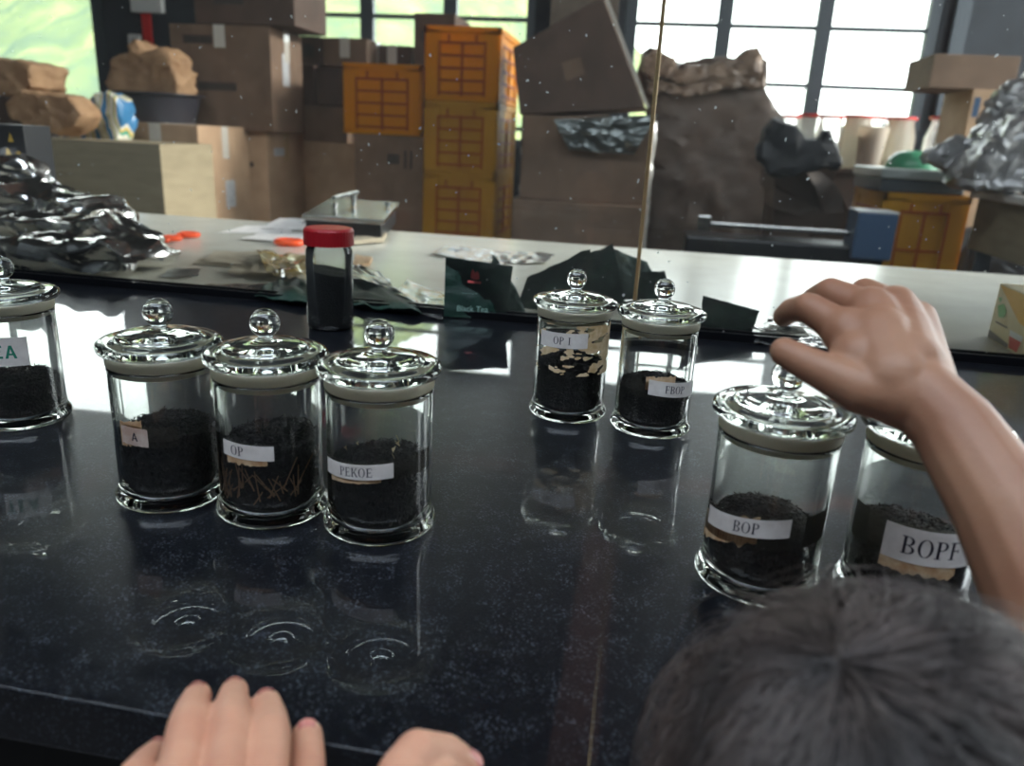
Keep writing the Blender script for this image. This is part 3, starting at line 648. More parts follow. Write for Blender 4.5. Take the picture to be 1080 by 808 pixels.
MB().box((-.06, -.015, .006), (.11, .012, .002), Matrix.Rotation(.3, 3, 'Z')).box((-.06, -.005, .0085), (.11, .012, .002), Matrix.Rotation(.15, 3, 'Z')).build('blade', M['steel'], sc_)

# ------------------------------------------------------------------ crumpled bags
def crumple(name, shapes, matl, seed, voxel, amp, freq, fine=.3, flat=None, smooth=None, dec=.12, soft=4, fold=0, **k):
    voxel *= KK; amp *= KK; freq /= KK
    mb = MB()
    for s in shapes:
        if s[0] == 'poly':
            n0 = prism(s[1], s[2] * KK, s[3] * KK); mb.add(n0.v, n0.f); continue
        rot = Matrix.Rotation(s[2], 3, 'Y') @ Matrix.Rotation(s[3] if len(s) > 3 else 0, 3, 'Z') if len(s) > 2 else None
        mb.sphere(s[0], s[1], 28, 18, rot)
    me = remesh(mb, voxel, soft); me.update()
    nr = [Vector(v.normal) for v in me.vertices]
    for i, v in enumerate(me.vertices):
        p = Vector(v.co); q = p * freq + Vector((seed * 7.1, seed * 1.3, 0)); q += Vector((noise.noise(q * .7), noise.noise(q * .7 + Vector((9, 0, 0))), noise.noise(q * .7 + Vector((0, 9, 0))))) * .8
        d1, _ = noise.voronoi(q); dd = d1[1] - d1[0]; d2, _ = noise.voronoi(Vector((q.x * 1.4 + q.z, q.y * 2.3, q.z * 3.2))); e = d2[1] - d2[0]
        v.co = p + nr[i] * amp * ((.45 - min(dd, .9)) * 1.5 + fine * (.4 - min(e, .9)))
        if fold:
            fd = 0
            for (a1, a2, sc_) in ((.5, .3, 1.0), (-.7, .5, 1.3), (1.2, -.4, 1.1), (.1, .9, 2.2), (-.3, -.8, 2.6)):
                ca, sa = math.cos(a1), math.sin(a1); w = p * freq * sc_; w = Vector((w.x * ca + w.z * sa, w.y, -w.x * sa + w.z * ca)); fd += (.22 - abs(noise.noise(Vector((w.x * .45, w.y * .8 + a2 * w.x * .3, w.z * 2.0)) + Vector((seed + a2 * 9, 0, 0))))) / sc_ ** 1.2
            v.co = v.co + nr[i] * fd * fold * KK
        if flat is not None and v.co.z < flat: v.co.z = flat + (v.co.z - flat) * .02
    o = bpy.data.objects.new('tmp', me); col.objects.link(o); me2 = apply_mods(o, [('DECIMATE', dict(ratio=dec))]); bpy.data.objects.remove(o)
    return link(name, me2, matl, None, smooth or 30, **k)
def prism(pts, Y, depth):   # front outline at depth Y, given real thickness
    f = [ony(x, y, Y) for x, y in pts]; n = len(f); vs = f + [p + Vector((0, depth, 0)) for p in f]
    fs = [tuple(range(n)), tuple(range(2 * n - 1, n - 1, -1))] + [(i, (i + 1) % n, n + (i + 1) % n, n + i) for i in range(n)]
    return MB().add(vs, fs)
KK = 1.0
def S(px, py, Y, rx, rz, ry=None, tilt=0, yaw=0):  # ellipsoid centred at pixel/depth with pixel radii
    Y *= KK; c = ony(px, py, Y); s = Y / F * 1.04
    return (c, (rx * s, ry * KK if ry else (rx + rz) * .5 * s, rz * s), tilt, yaw)
crumple('foil_bag', [('poly', [(-45, 158), (0, 164), (24, 171), (42, 188), (58, 206), (62, 235), (60, 252), (-45, 252)], 1.66, .07), ('poly', [(-45, 192), (30, 204), (65, 209), (85, 214), (100, 230), (108, 245), (100, 262), (-45, 262)], 1.44, .12),
                      ('poly', [(-45, 232), (60, 234), (96, 232), (114, 240), (128, 254), (130, 270), (-45, 272)], 1.27, .12), ('poly', [(-45, 258), (60, 262), (104, 256), (126, 266), (136, 278), (130, 288), (96, 293), (50, 289), (-45, 284)], 1.11, .14)], M['foil'], 3, .0036, .007, 8, .5, flat=.9015, smooth=24, dec=.12, soft=10, fold=.026,
        label='large crumpled silver foil bag behind the glass at left', cat='foil bag')

# ------------------------------------------------------------------ cartons and crates
FZ = 0.0; KK = 1.75
def carton(px0, py0, px1, py1, Y, depth, label, mt='card', zb=None, tape='packtape', marks=(), ship=None, group=None, name='cardboard_box', flap=False, rz=0, over=.0):
    Y *= KK; depth *= KK; a, b = ony(px0, py0, Y), ony(px1, py0, Y); z1 = ony((px0 + px1) / 2, py0, Y).z; z0 = ony((px0 + px1) / 2, py1, Y).z if zb is None else zb
    w = b.x - a.x; h = z1 - z0; r = empty(name, ((a.x + b.x) / 2, Y + depth / 2, z0), rz, label=label, cat='box', group=group)
    MB().box((0, 0, h / 2), (w, depth, h)).build('carton_body', M[mt], r, bevel=.004)
    if tape:
        t = .0015; MB().box((0, 0, h + t / 2), (.08, depth + .002, t)).box((0, -depth / 2 - t / 2, h - .07), (.08, t, .14)).build('tape_and_lit_strip', M[tape], r)
        MB().box((w / 2 + t / 2, 0, h - .1), (t, .08, .20)).build('tape_and_lit_strip', M[tape], r)
    for (u, v, mw, mh) in marks: MB().box((-w / 2 + u * w, -depth / 2 - .0006, v * h), (mw * KK, .001, mh * KK)).build('printed_mark', M['print'], r)
    if ship:
        side, u, v, mw, mh = ship
        if side == 'r': MB().box((w / 2 + .0008, -depth / 2 + u * depth, v * h), (.001, mw * KK, mh * KK)).build('shipping_label', M['shipping'], r)
        else: MB().box((-w / 2 + u * w, -depth / 2 - .0008, v * h), (mw, .001, mh)).build('shipping_label', M['shipping'], r)
    return r
G = 'cardboard boxes stacked behind the work table'
carton(27, 148, 168, 235, 2.25, .30, 'long greyish cardboard box directly behind the table at left', 'card_gr', zb=FZ, tape=None, marks=[(.72, .62, .16, .006), (.7, .56, .2, .005), (.35, .5, .1, .004)], group=G)
carton(118, 130, 208, 235, 2.62, .36, 'tan carton with white shipping label on its side, under the dark basin', 'card_lt', zb=FZ, tape='tape_litstrip', ship=('r', .55, .62, .07, .10), group=G)
C1 = carton(190, 137, 281, 235, 2.98, .34, 'tan carton at the bottom of the tall stack left of the window', 'card_lt', zb=FZ, marks=[(.7, .8, .1, .02)], ship=('r', .3, .88, .09, .03), group=G)
carton(178, 26, 284, 136.5, 2.95, .28, 'brown carton in the middle of the tall stack, tape on its lit side', 'card', tape='tape_litstrip', marks=[(.28, .86, .12, .03), (.45, .42, .16, .03)], ship=('r', .45, .62, .06, .12), group=G)
carton(200, -60, 308, 25.5, 2.95, .30, 'dark brown carton on top of the tall stack at the frame top', 'card_dk', marks=[(.35, .3, .12, .03)], group=G)
carton(306, 150, 376, 250, 3.45, .32, 'light tan carton at the bottom of the pile left of the orange crate', 'card_lt', zb=FZ, group=G, tape=None)
carton(310, 112, 366, 149.5, 3.45, .32, 'brown carton above the light tan one, left of the single orange crate', 'card', group=G, tape=None)
carton(308, 68, 331, 111.5, 3.45, .30, 'narrow dark carton on the left of the pile under the window', 'card_dk', group=G, tape=None)
carton(333, 72, 367, 111.5, 3.45, .30, 'reddish brown carton just left of the single orange crate', 'card_dk', group=G, tape=None)
carton(306, 38, 338, 67.5, 3.5, .28, 'dark carton at the top left of the pile below the window bars', 'card_dk', group=G, tape=None, marks=[(.6, .5, .05, .05)])
carton(340, 40, 387, 71, 3.5, .30, 'carton with white lit side at the top of the pile', 'card', group=G, tape='tape_litstrip')
carton(393, 48, 434, 160, 3.65, .30, 'carton behind the single orange crate showing above it', 'card_dk', zb=FZ, group=G, tape='tape_litstrip')
carton(437, 14, 480, 100, 3.55, .30, 'dark tall carton rising behind the crate stack', 'card_dk', zb=FZ, group=G, tape=None, marks=[(.3, .92, .05, .05)])
carton(374, 143, 449, 250, 3.12, .34, 'brown carton with arrow print supporting the single orange crate', 'card', zb=FZ, group=G, tape=None, marks=[(.72, .86, .012, .07), (.8, .86, .012, .07), (.55, .86, .05, .04)])
def crate(px0, py0, px1, py1, Y, depth, label, mt='crate', h=None, z0=None, rz=0, solid_front=True):
    Y *= KK; depth *= KK; a, b = ony(px0, py0, Y), ony(px1, py0, Y); w = b.x - a.x; z1 = ony((px0 + px1) / 2, py0, Y).z; z0 = ony((px0 + px1) / 2, py1, Y).z if z0 is None else z0; h = h or z1 - z0
    r = empty('plastic_crate', ((a.x + b.x) / 2, Y + depth / 2, z0), rz, label=label, cat='crate', group='orange plastic crates'); g = KK; t = .006
    sh = MB(); sh.box((0, -depth / 2 + .012, h / 2), (w - .03, t, h - .03)).box((0, depth / 2 - .012, h / 2), (w - .03, t, h - .03)).box((-w / 2 + .012, 0, h / 2), (t, depth - .03, h - .03)).box((w / 2 - .012, 0, h / 2), (t, depth - .03, h - .03)).box((0, 0, .012), (w - .03, depth - .03, .01))
    sh.build('crate_shell', M[mt], r)
    for z, hh in ((h - .022, .04), (.014, .026)):
        rm = MB()
        for s in (-1, 1): rm.box((0, s * (depth / 2 - .009), z), (w, .018, hh)); rm.box((s * (w / 2 - .009), 0, z), (.018, depth, hh))
        rm.build('rim', M[mt], r)
    for sx_ in (-1, 1):
        for sy in (-1, 1):
            MB().box((sx_ * (w / 2 - .062), sy * (depth / 2 - .007), h / 2), (.10, .014, h - .06)).box((sx_ * (w / 2 - .007), sy * (depth / 2 - .062), h / 2), (.014, .10, h - .06)).build('corner_panel', M[mt], r)
    rb = MB()
    for s in (-1, 1):
        for k in range(5):
            z = .05 + (h - .15) * k / 4
            rb.box((0, s * (depth / 2 - .007), z), (w - .20, .018, .014)); rb.box((s * (w / 2 - .007), 0, z), (.018, depth - .20, .014))
        for u in (-1, 0, 1): rb.box((u * (w / 2 - .10), s * (depth / 2 - .007), h / 2 - .03), (.014, .02, h - .12)); rb.box((s * (w / 2 - .007), u * (depth / 2 - .10), h / 2 - .03), (.02, .014, h - .12))
        for u in (-.25, .25): rb.box((u * (w - .14), s * (depth / 2 - .007), h - .075), (.011, .016, .05))
    rb.build('rib', M['crate_dk'], r)
    return r
crate(361, 67, 445, 142, 3.12, .34, 'single orange plastic crate resting on the brown carton')
zs = ony(489, 27, 3.0 * KK).z; ch = (zs - FZ) / 4
for i in range(4):
    crate(448, 27, 529, 100, 3.0, .42, ['topmost bright orange crate of the tall stack', 'second orange crate from the top of the tall stack', 'third crate from the top of the tall stack', 'lowest crate of the tall stack, just above the table edge'][i], mt='crate' if i == 0 else 'crate_dull', h=ch - .001, z0=zs - ch * (i + 1))
cz0 = FZ
CR = crate(934, 205, 1027, 278, 2.62, .38, 'orange crate under the weighing scale at right', mt='crate_dull', z0=FZ + .002)
# contents of crates (dark) make lower crates read darker
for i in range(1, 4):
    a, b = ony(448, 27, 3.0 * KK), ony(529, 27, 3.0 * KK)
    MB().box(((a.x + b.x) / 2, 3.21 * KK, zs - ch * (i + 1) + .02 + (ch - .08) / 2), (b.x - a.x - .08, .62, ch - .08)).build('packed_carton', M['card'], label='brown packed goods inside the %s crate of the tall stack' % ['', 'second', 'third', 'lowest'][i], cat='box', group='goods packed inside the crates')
# tilted big carton on wrapped carton
def prism_box(name, pts, Y, depth, mt, label, tape=None, group=None):
    r = empty(name, (0, 0, 0), label=label, cat='box', group=group)
    prism(pts, Y * KK, depth * KK).build('carton_body', M[mt], r, bevel=.006); return r
tb_ = prism_box('cardboard_box', [(548, 121), (681, 114), (636, -4), (541, 50)], 2.85, .34, 'card_dk', 'large dark carton tilted on its corner on top of the plastic wrapped box', group=G)
pr = prism([(682, 114), (637, -4), (640, -6), (685, 113)], 2.86 * KK, .30 * KK); pr.build('tape_and_lit_strip', M['tape_litstrip'], tb_)  # pale strip painting the tilted carton's lit right side
pr = prism([(592, 66), (612, 60), (617, 78), (597, 86)], 2.848 * KK, .001); pr.build('faded_label', M['card'], tb_)
def wrapped(px0, py0, px1, py1, Y, depth, label, zb=None, seed=1):
    r = carton(px0, py0, px1, py1, Y, depth, label, 'card', zb=zb, tape=None, group='plastic wrapped cartons')
    me = [c for c in r.children][0].data; w, h = me.vertices and (max(v.co.x for v in me.vertices) * 2), max(v.co.z for v in me.vertices)
    mb = MB(); n = 44; vs = []; fs = []; ring = []
    per = [(-1, -1), (1, -1), (1, 1), (-1, 1)]
    for j in range(31):
        for i in range(4 * n // 2):
            s = i / (n / 2); k = int(s) % 4; f = s - int(s); x = per[k][0] * (1 - f) + per[(k + 1) % 4][0] * f; y = per[k][1] * (1 - f) + per[(k + 1) % 4][1] * f
            z = h * j / 30; d = .016 + .014 * noise.noise(Vector((x * 3 + seed, y * 3 + z * 4, z * 9))) + .011 * abs(noise.noise(Vector((x * 7, z * 12, seed + y * 4))))
            vs.append((x * (w / 2 + d), y * (depth / 2 + d), z))
    m = 2 * n
    for j in range(30):
        for i in range(m): a = j * m + i; b = j * m + (i + 1) % m; fs.append((a, b, b + m, a + m))
    mb.add(vs, fs).build('plastic_wrap', M['wrap'], r, smooth=True); return r
wrapped(552, 124, 690, 213, 2.85, .42, 'plastic wrapped carton under the tilted dark box', seed=1)
wrapped(541, 214, 682, 260, 2.82, .42, 'lower plastic wrapped carton at the table edge', zb=FZ, seed=5)
quadsheet('plastic_film', [ony(x, y, 2.80 * KK) for x, y in ((600, 158), (668, 163), (694, 121), (584, 126))], thick=.003, amp=.05, n=40, freq=2, seed=8, mats=[M['foil_dk']], label='crinkled silver film hanging over the wrapped carton front', cat='film')

# dark paper sacks (right of joint)
sk = crumple('paper_sack', [('poly', [(684, 300), (680, 200), (684, 130), (675, 85), (678, 58), (692, 53), (704, 62), (716, 69), (745, 66), (776, 64), (792, 55), (799, 54), (801, 66), (807, 66), (806, 92), (815, 116), (828, 124), (828, 300)], 3.35, .22)], M['kraft_dk'], 5, .011, .018, 4.5, .5, fold=.026, flat=FZ + .002, smooth=40, dec=.10, soft=1,
        label='largest dark brown paper sack, wrinkled top against the window', cat='sack', group='dark sacks heaped at right')
for q_, (pl, Yd, sd) in enumerate([([(677, 62), (692, 52), (706, 64), (722, 72), (770, 66), (792, 53), (799, 52), (802, 66), (800, 78), (760, 80), (715, 86), (682, 78)], 3.28, 41), ([(680, 82), (720, 88), (765, 80), (804, 76), (807, 92), (770, 92), (722, 100), (686, 96)], 3.30, 43)]):
    ob = crumple('folded_top', [('poly', pl, Yd, .07)], M['kraft_top'], sd, .006, .008, 9, .5, fold=.026, smooth=25, dec=.10, soft=1); ob.parent = sk
crumple('paper_sack', [('poly', [(818, 300), (815, 150), (835, 168), (868, 172), (884, 180), (888, 205), (890, 300)], 2.95, .18)], M['kraft_dk'], 9, .010, .030, 5, .4, flat=FZ + .002, smooth=28, dec=.06,
        label='lower brown sack right of the largest sack', cat='sack', group='dark sacks heaped at right')
crumple('plastic_sack', [('poly', [(800, 168), (806, 140), (818, 128), (836, 132), (850, 146), (866, 150), (872, 138), (878, 146), (888, 168), (887, 178), (862, 176), (840, 184), (815, 182)], 2.72, .07)], M['sack_blk'], 12, .007, .012, 9, .4, fold=.015, smooth=28, dec=.08, label='blue black bag draped over the brown sacks', cat='bag')
# left clutter
crumple('paper_bag', [('poly', [(-20, 64), (0, 62), (20, 65), (32, 68), (31, 84), (33, 91), (26, 94), (20, 100), (-20, 97)], 2.3, .16)], M['kraft'], 21, .005, .007, 10, .4, fold=.012, dec=.08, label='rolled kraft paper bundle at the left edge by the window', cat='paper bundle')
crumple('paper_bag', [('poly', [(12, 99), (35, 98), (72, 103), (86, 121), (76, 134), (60, 140), (30, 136), (10, 120)], 2.28, .10)], M['kraft'], 22, .005, .010, 9, .4, fold=.014, dec=.08, label='crumpled brown kraft bag left of the colourful bag', cat='paper bag')
crumple('paper_bag', [('poly', [(-30, 100), (8, 98), (28, 116), (44, 138), (56, 152), (50, 250), (-30, 250)], 2.7, .14)], M['kraft_dk'], 23, .007, .014, 8, .4, dec=.08, flat=.002, label='dark paper bag behind the black tea carton', cat='paper bag')
def patchmat():
    m, nt, out = newmat('blue_yellow_patterned_plastic'); t = N(nt, 'ShaderNodeTexCoord').outputs['Object']
    n1 = N(nt, 'ShaderNodeTexWave', {'Vector': t, 'Scale': 3.2, 'Distortion': 5.0, 'Detail': 1.5}); cr_ = N(nt, 'ShaderNodeValToRGB', {'Fac': n1.outputs['Fac']}); cr_.color_ramp.interpolation = 'CONSTANT'; e = cr_.color_ramp.elements
    for _ in range(3): e.new(.5)
    for i, (p_, c_) in enumerate([(0, srgb(60, 120, 165)), (.25, srgb(215, 215, 205)), (.45, srgb(205, 175, 95)), (.7, srgb(70, 150, 125)), (.85, srgb(215, 210, 195))]): e[i].position = p_; e[i].color = c4(c_)
    b = N(nt, 'ShaderNodeBsdfPrincipled', {'Base Color': cr_.outputs[0], 'Roughness': .3}); nt.links.new(b.outputs[0], out.inputs[0]); return m
M['patch'] = patchmat()
crumple('patterned_bag', [('poly', [(78, 110), (105, 100), (113, 97), (124, 106), (130, 128), (122, 150), (72, 151), (64, 141), (84, 122)], 2.45, .07)], M['patch'], 25, .007, .016, 11, .4, label='blue, yellow and green patterned plastic bag behind the long carton', cat='bag')
zb_ = ony(163, 130, 2.8).z
bp_ = ony(157, 130, 2.72 * KK); bs = empty('plastic_basin', (bp_.x, 2.80 * KK, ony(163, 130, 2.62 * KK).z), label='dark grey plastic basin on the tan carton', cat='basin')
MB().lathe([(r * KK, z * KK) for r, z in ((0, .001), (.11, 0), (.118, .004), (.143, .098), (.162, .102), (.162, .106), (.142, .106), (.114, .008), (0, .006))], 56).build('basin_body', M['basin'], bs, smooth=30)
c_ = bs.location
kb = crumple('paper_bag', [('poly', [(122, 122), (113, 95), (112, 82), (119, 64), (125, 57), (132, 62), (136, 55), (138, 43), (143, 42), (149, 58), (160, 54), (170, 52), (178, 57), (180, 68), (185, 80), (187, 100), (180, 122)], 2.73, .13)], M['kraft'], 27, .005, .009, 11, .5, fold=.018, smooth=40, label='open crumpled kraft sack standing in the dark basin', cat='paper bag')
# black tea carton at left edge
a = ony(-18, 130, 1.72); b = ony(22, 130, 1.72); z1 = a.z
tcx = empty('tea_box', ((a.x + b.x) / 2, 1.77, .9), label='black tea carton with gold lettering and red stripe at the left edge', cat='tea box')
w = b.x - a.x; h = z1 - .9
MB().box((0, 0, h / 2), (w, .09, h)).build('carton_body', M['black'], tcx, bevel=.002)
M['gold'] = mat('gold_ink', srgb(200, 165, 75), rough=.35, metal=.4)
MB().box((0, -.0456, h - .092), (w - .002, .0008, .009)).build('printed_stripe', M['redbr'], tcx); MB().box((0, -.0456, h - .100), (w - .002, .0008, .005)).build('printed_stripe', M['gold'], tcx)
bf_text('Bush', M['gold'], tcx, (w / 2 - .058, -.0462, h - .075), (1, 0, 0), (0, 0, 1), .024)
MB().add([(w / 2 - .045, -.0462, h - .04), (w / 2 - .030, -.0462, h - .04), (w / 2 - .0375, -.0462, h - .018)], [(0, 1, 2)]).build('printed_emblem', M['gold'], tcx)

# wall fittings left pillar
r = empty('fuse_box', (ony(158, 8, WY).x, WY - .035, ony(158, 14, WY).z), label='white electrical box on the dark wall beside the left window', cat='electrical box')
MB().box((0, 0, .2), (.34, .07, .4)).build('box_body', M['white'], r, bevel=.004); MB().box((0.0, -.037, .21), (.27, .004, .32)).build('box_door', M['white'], r, bevel=.002)
MB().box((ony(156, 30, WY).x, WY - .012, ony(156, 30, WY).z), (.10, .02, .35)).build('cable_duct', M['redbr'], label='red vertical strip on the wall under the white electrical box', cat='wall strip', bevel=.002)
r = empty('wall_socket', (ony(143, 44, WY).x, WY - .012, ony(143, 44, WY).z - .04), label='small white socket on the wall left of the red strip', cat='socket')
MB().box((0, 0, .04), (.14, .022, .14)).build('socket_plate', M['white'], r, bevel=.003); MB().box((0, -.012, .04), (.05, .004, .05)).build('socket_face', M['frame'], r)

# counter scale tray behind table papers
a = onz(322, 232, .95); sp = onz(368, 222, .955)
tray = empty('steel_tray', (sp.x, sp.y, .9), label='steel tray with small knobs at the far edge of the work table', cat='tray')
qs = [onz(318, 226, .955), onz(405, 232, .955), onz(421, 214, .955), onz(350, 208, .955)]
loc = tray.location
mb = MB(); f = [q - loc for q in qs]; lo_ = [Vector((q.x, q.y, q.z - .012)) for q in f]; mb.add(f + lo_, [(0, 1, 2, 3), (7, 6, 5, 4), (0, 4, 5, 1), (1, 5, 6, 2), (2, 6, 7, 3), (3, 7, 4, 0)]); mb.build('tray_plate', M['steel'], tray, bevel=.002)
mb = MB(); g = [Vector((q.x * .92, q.y * .92, q.z - .012)) for q in f]; lo_ = [Vector((q.x, q.y, .0)) for q in g]; mb.add(g + lo_, [(0, 1, 2, 3), (7, 6, 5, 4), (0, 4, 5, 1), (1, 5, 6, 2), (2, 6, 7, 3), (3, 7, 4, 0)]); mb.build('tray_base', M['black'], tray)
for px, py, hh, rr in ((353, 214, .016, .010), (373, 212, .03, .009), (409, 213, .016, .010)):
    q = onz(px, py + 6, .957) - loc; MB().lathe([(0, 0), (rr * .7, 0), (rr * .7, hh * .6), (rr, hh * .6), (rr, hh), (0, hh)], 20, q).build('knob', M['steel'], tray, smooth=30)
q0 = onz(352, 209, .985) - loc; q1 = onz(377, 203, .985) - loc; MB().tube([q0, q1], .006, 8).build('clamp_bar', M['steel'], tray, smooth=30)
flat_px('plastic_folder', [(318, 236), (402, 246), (398, 238), (330, 226)], .004, amp=.006, seed=71, thick=.004, mats=[M['black']], label='black plastic folder under the front edge of the steel tray', cat='folder')

# ------------------------------------------------------------------ right background
YS = 4.15 * KK; zt = ony(900, 178, YS).z
st = empty('sill_table', (.95 * KK, YS + .1, FZ), label='brown wooden stand below the right window holding the red lidded jars', cat='stand')
hgt = zt - FZ; MB().box((0, 0, hgt - .015), (1.93, .62, .03)).build('tabletop', M['card_dk'], st, bevel=.003); MB().box((0, .02, (hgt - .03) / 2), (1.83, .5, hgt - .03)).build('stand_body', M['card_dk'], st)
M['milk'] = mat('milky_jar_plastic', srgb(235, 230, 215), rough=.3, trans=.6)
pet = thinglass('clear_pet_jar', tint=(.97, .96, .94), haze=.22, specks=False, hz=(.95, .93, .88))
for px, w_px, mt, y, pyt, lb in ((824, 26, pet, YS, 121, 'leftmost clear jar with red lid on the window stand'), (848, 28, pet, YS + .22, 120, 'second clear jar with red lid from the left on the window stand'), (869, 26, pet, YS, 121, 'third jar with pink red lid from the left on the window stand'),
        (897, 30, M['milk'], YS + .04, 121, 'broad milky jar with red lid behind the yellow tub'), (915, 26, pet, YS + .26, 122, 'jar with red lid just behind the broad milky jar'), (942, 30, M['milk'], YS, 123, 'rightmost milky jar with red lid before the window frame'), (993, 40, pet, YS - .05, 123, 'shadowed jar with dark red lid beside the red can')):
    q = ony(px, 178, y); s = y / F * 1.03; Rr = w_px * s / 2.25; H = ony(px, pyt, y).z - zt; r = empty('storage_jar', (q.x, y + .02, zt), label=lb, cat='jar', group='red lidded jars by the right window')
    MB().lathe([(0, 0), (Rr * .95, 0), (Rr * 1.06, .01), (Rr * 1.06, H * .62), (Rr * .85, H * .86), (Rr * .85, H - .02), (0, H - .02)], 32).build('jar_body', mt, r, smooth=40)
    MB().lathe([(0, H - .022), (Rr, H - .022), (Rr, H), (0, H)], 32).build('screw_lid', M['redbr'], r, smooth=30)
q = ony(914, 178, YS - .17); tubm = mat('cloudy_tub', srgb(225, 215, 200), rough=.4, trans=.5)
r = empty('plastic_tub', (q.x, YS - .17, zt), label='cloudy tub with yellow contents among the red lidded jars', cat='tub')
MB().lathe([(r * KK, z * KK) for r, z in ((.0, 0), (.050, 0), (.068, .19), (.072, .195), (.065, .195), (.048, .005), (0, .005))], 32).build('tub_body', tubm, r, smooth=30)
MB().lathe([(r * KK, z * KK) for r, z in ((0, .006), (.045, .006), (.058, .15), (0, .15))], 32).build('yellow_filling', mat('yellow_filling', srgb(225, 175, 50), rough=.6, trans=.3), r, smooth=30)
# weighing scale on crate
sx0, sx1 = ony(930, 185, 2.62 * KK).x, ony(1026, 185, 2.62 * KK).x
ct = max(c.matrix_basis.translation.z + v.co.z for c in CR.children for v in c.data.vertices) + CR.location.z
sc_ = empty('weighing_scale', ((sx0 + sx1) / 2, 2.81 * KK, ct), label='grey flat weighing scale on the orange crate at right', cat='scale')
ws = sx1 - sx0; MB().box((0, 0, .035), (ws * .95, .6, .07)).build('scale_base', M['frame'], sc_, bevel=.01); MB().box((0, 0, .10), (ws, .64, .055)).build('weighing_pan', mat('pan_grey', srgb(150, 158, 155), rough=.35), sc_, bevel=.01)
dm = MB().lathe([(.135, 0), (.135, .02), (.12, .055), (.09, .08), (.05, .093), (0, .097)], 36).build('domed_cover', mat('green_cover', srgb(70, 140, 105), rough=.3), smooth=True, label='green domed cover lying on the weighing scale', cat='cover'); dm.location = (ony(966, 178, 2.7 * KK).x, 2.75 * KK, ct + .1285)
# sealing machine
SY = 2.35 * KK; zr = ony(820, 242, SY).z; xa, xb = ony(735, 240, SY).x, ony(900, 240, SY).x
sm = empty('sealing_machine', ((xa + xb) / 2, SY + .08, FZ), label='bench heat sealer with long steel bar and blue housing behind the table', cat='sealing machine')
L_ = xb - xa; hz = zr - FZ
MB().box((0, 0.05, hz / 2 - .03), (L_ + .1, .28, hz - .06)).build('machine_body', M['black'], sm, bevel=.012)
MB().box((0, -.03, hz), (L_, .035, .025)).build('sealing_bar', M['steel'], sm, bevel=.005)
M['blue'] = mat('blue_enamel', srgb(60, 84, 112), rough=.4)
w2 = ony(943, 240, SY).x - xb; MB().box((L_ / 2 + w2 / 2, -.03, hz), (w2, .2, .23)).build('blue_housing', M['blue'], sm, bevel=.01); MB().box((L_ / 2 + w2 / 2, -.03, hz + .118), (w2, .2, .006)).build('housing_top', M['white'], sm)
MB().box((-L_ / 2 + .035, -.03, hz + .005), (.07, .07, .08)).build('hinge_block', M['steel'], sm, bevel=.006)
MB().box((L_ / 2 + w2 / 2, -.0, (hz - .115) / 2), (w2 * .8, .14, hz - .115)).build('leg', M['black'], sm)
# right white counter and bags, cartons
zc_ = ony(1030, 200, 4.5).z; xr = ony(1024, 200, 4.5).x
sb = empty('side_counter', (xr + .65, 3.95, FZ), label='white topped side counter at the right edge', cat='counter')
MB().box((0, 0, zc_ - FZ - .02), (1.3, 1.1, .04)).build('counter_top', M['white'], sb, bevel=.006)
MB().box((.01, .01, zc_ - FZ - .17), (1.24, 1.04, .26)).build('apron', M['card_gr'], sb)
for sx_ in (-.57, .57):
    for sy in (-.45, .45): MB().box((sx_, sy, (zc_ - FZ - .30) / 2), (.08, .08, zc_ - FZ - .30)).build('leg', M['frame'], sb)
crumple('plastic_bag', [('poly', [(1024, 196), (1030, 178), (1042, 160), (1060, 142), (1075, 128), (1100, 110), (1150, 120), (1180, 205), (1030, 200)], 2.30, .2)], M['silverbag'], 31, .007, .008, 12, .5, fold=.022, flat=zc_ + .001, smooth=40, label='dark clear plastic bag on the white side counter', cat='bag')
crumple('foil_bag', [('poly', [(978, 166), (990, 156), (1003, 149), (1014, 146), (1026, 150), (1038, 130), (1048, 112), (1056, 97), (1062, 104), (1072, 84), (1095, 70), (1110, 180), (1040, 196), (1004, 180)], 2.50, .07)], M['silverbag'], 33, .006, .008, 14, .5, fold=.018, flat=zc_ + .001, smooth=35, label='silver foil bag leaning behind the plastic bag at right', cat='foil bag')
carton(986, 58, 1078, 94, 3.25, .3, 'open brown carton on top of the right hand stack', 'card', group='cartons at the right edge', tape=None)
r = carton(1027, 95, 1110, 240, 3.25, .30, 'tan carton with blue marks under the open carton at right', 'card_lt', zb=FZ, group='cartons at the right edge', tape=None)
for v, u in ((.93, .08), (.78, .06)):
    me = r.children[0].data; ww = max(q.co.x for q in me.vertices); hh = max(q.co.z for q in me.vertices); MB().box((-ww + u * 2 * ww, -.2635, v * hh), (.038, .001, .12)).build('blue_mark', M['blue'], r)
carton(984, 170, 1014, 240, 3.62, .30, 'dark carton carrying the red can', 'card_dk', zb=FZ, group='cartons at the right edge', tape=None)
q0_ = ony(1010, 135, 3.75 * KK); zcn = ony(999, 170, 3.62 * KK).z; hcan = ony(1010, 95, 3.75 * KK).z - zcn
MB().lathe([(0, 0), (.085, 0), (.088, .006), (.088, hcan - .012), (.08, hcan), (0, hcan)], 32).build('red_can', M['redbr'], smooth=30, label='tall red canister beside the cartons at right', cat='can').location = (q0_.x, 3.75 * KK, zcn)
crumple('refuse_bag', [('poly', [(1010, 300), (1012, 268), (1030, 246), (1055, 240), (1076, 250), (1090, 300), (1080, 420), (1010, 400)], 3.05, .12)], M['sack_blk'], 35, .009, .02, 9, .4, flat=FZ + .001, smooth=40, label='black bag under the white side counter', cat='bag')

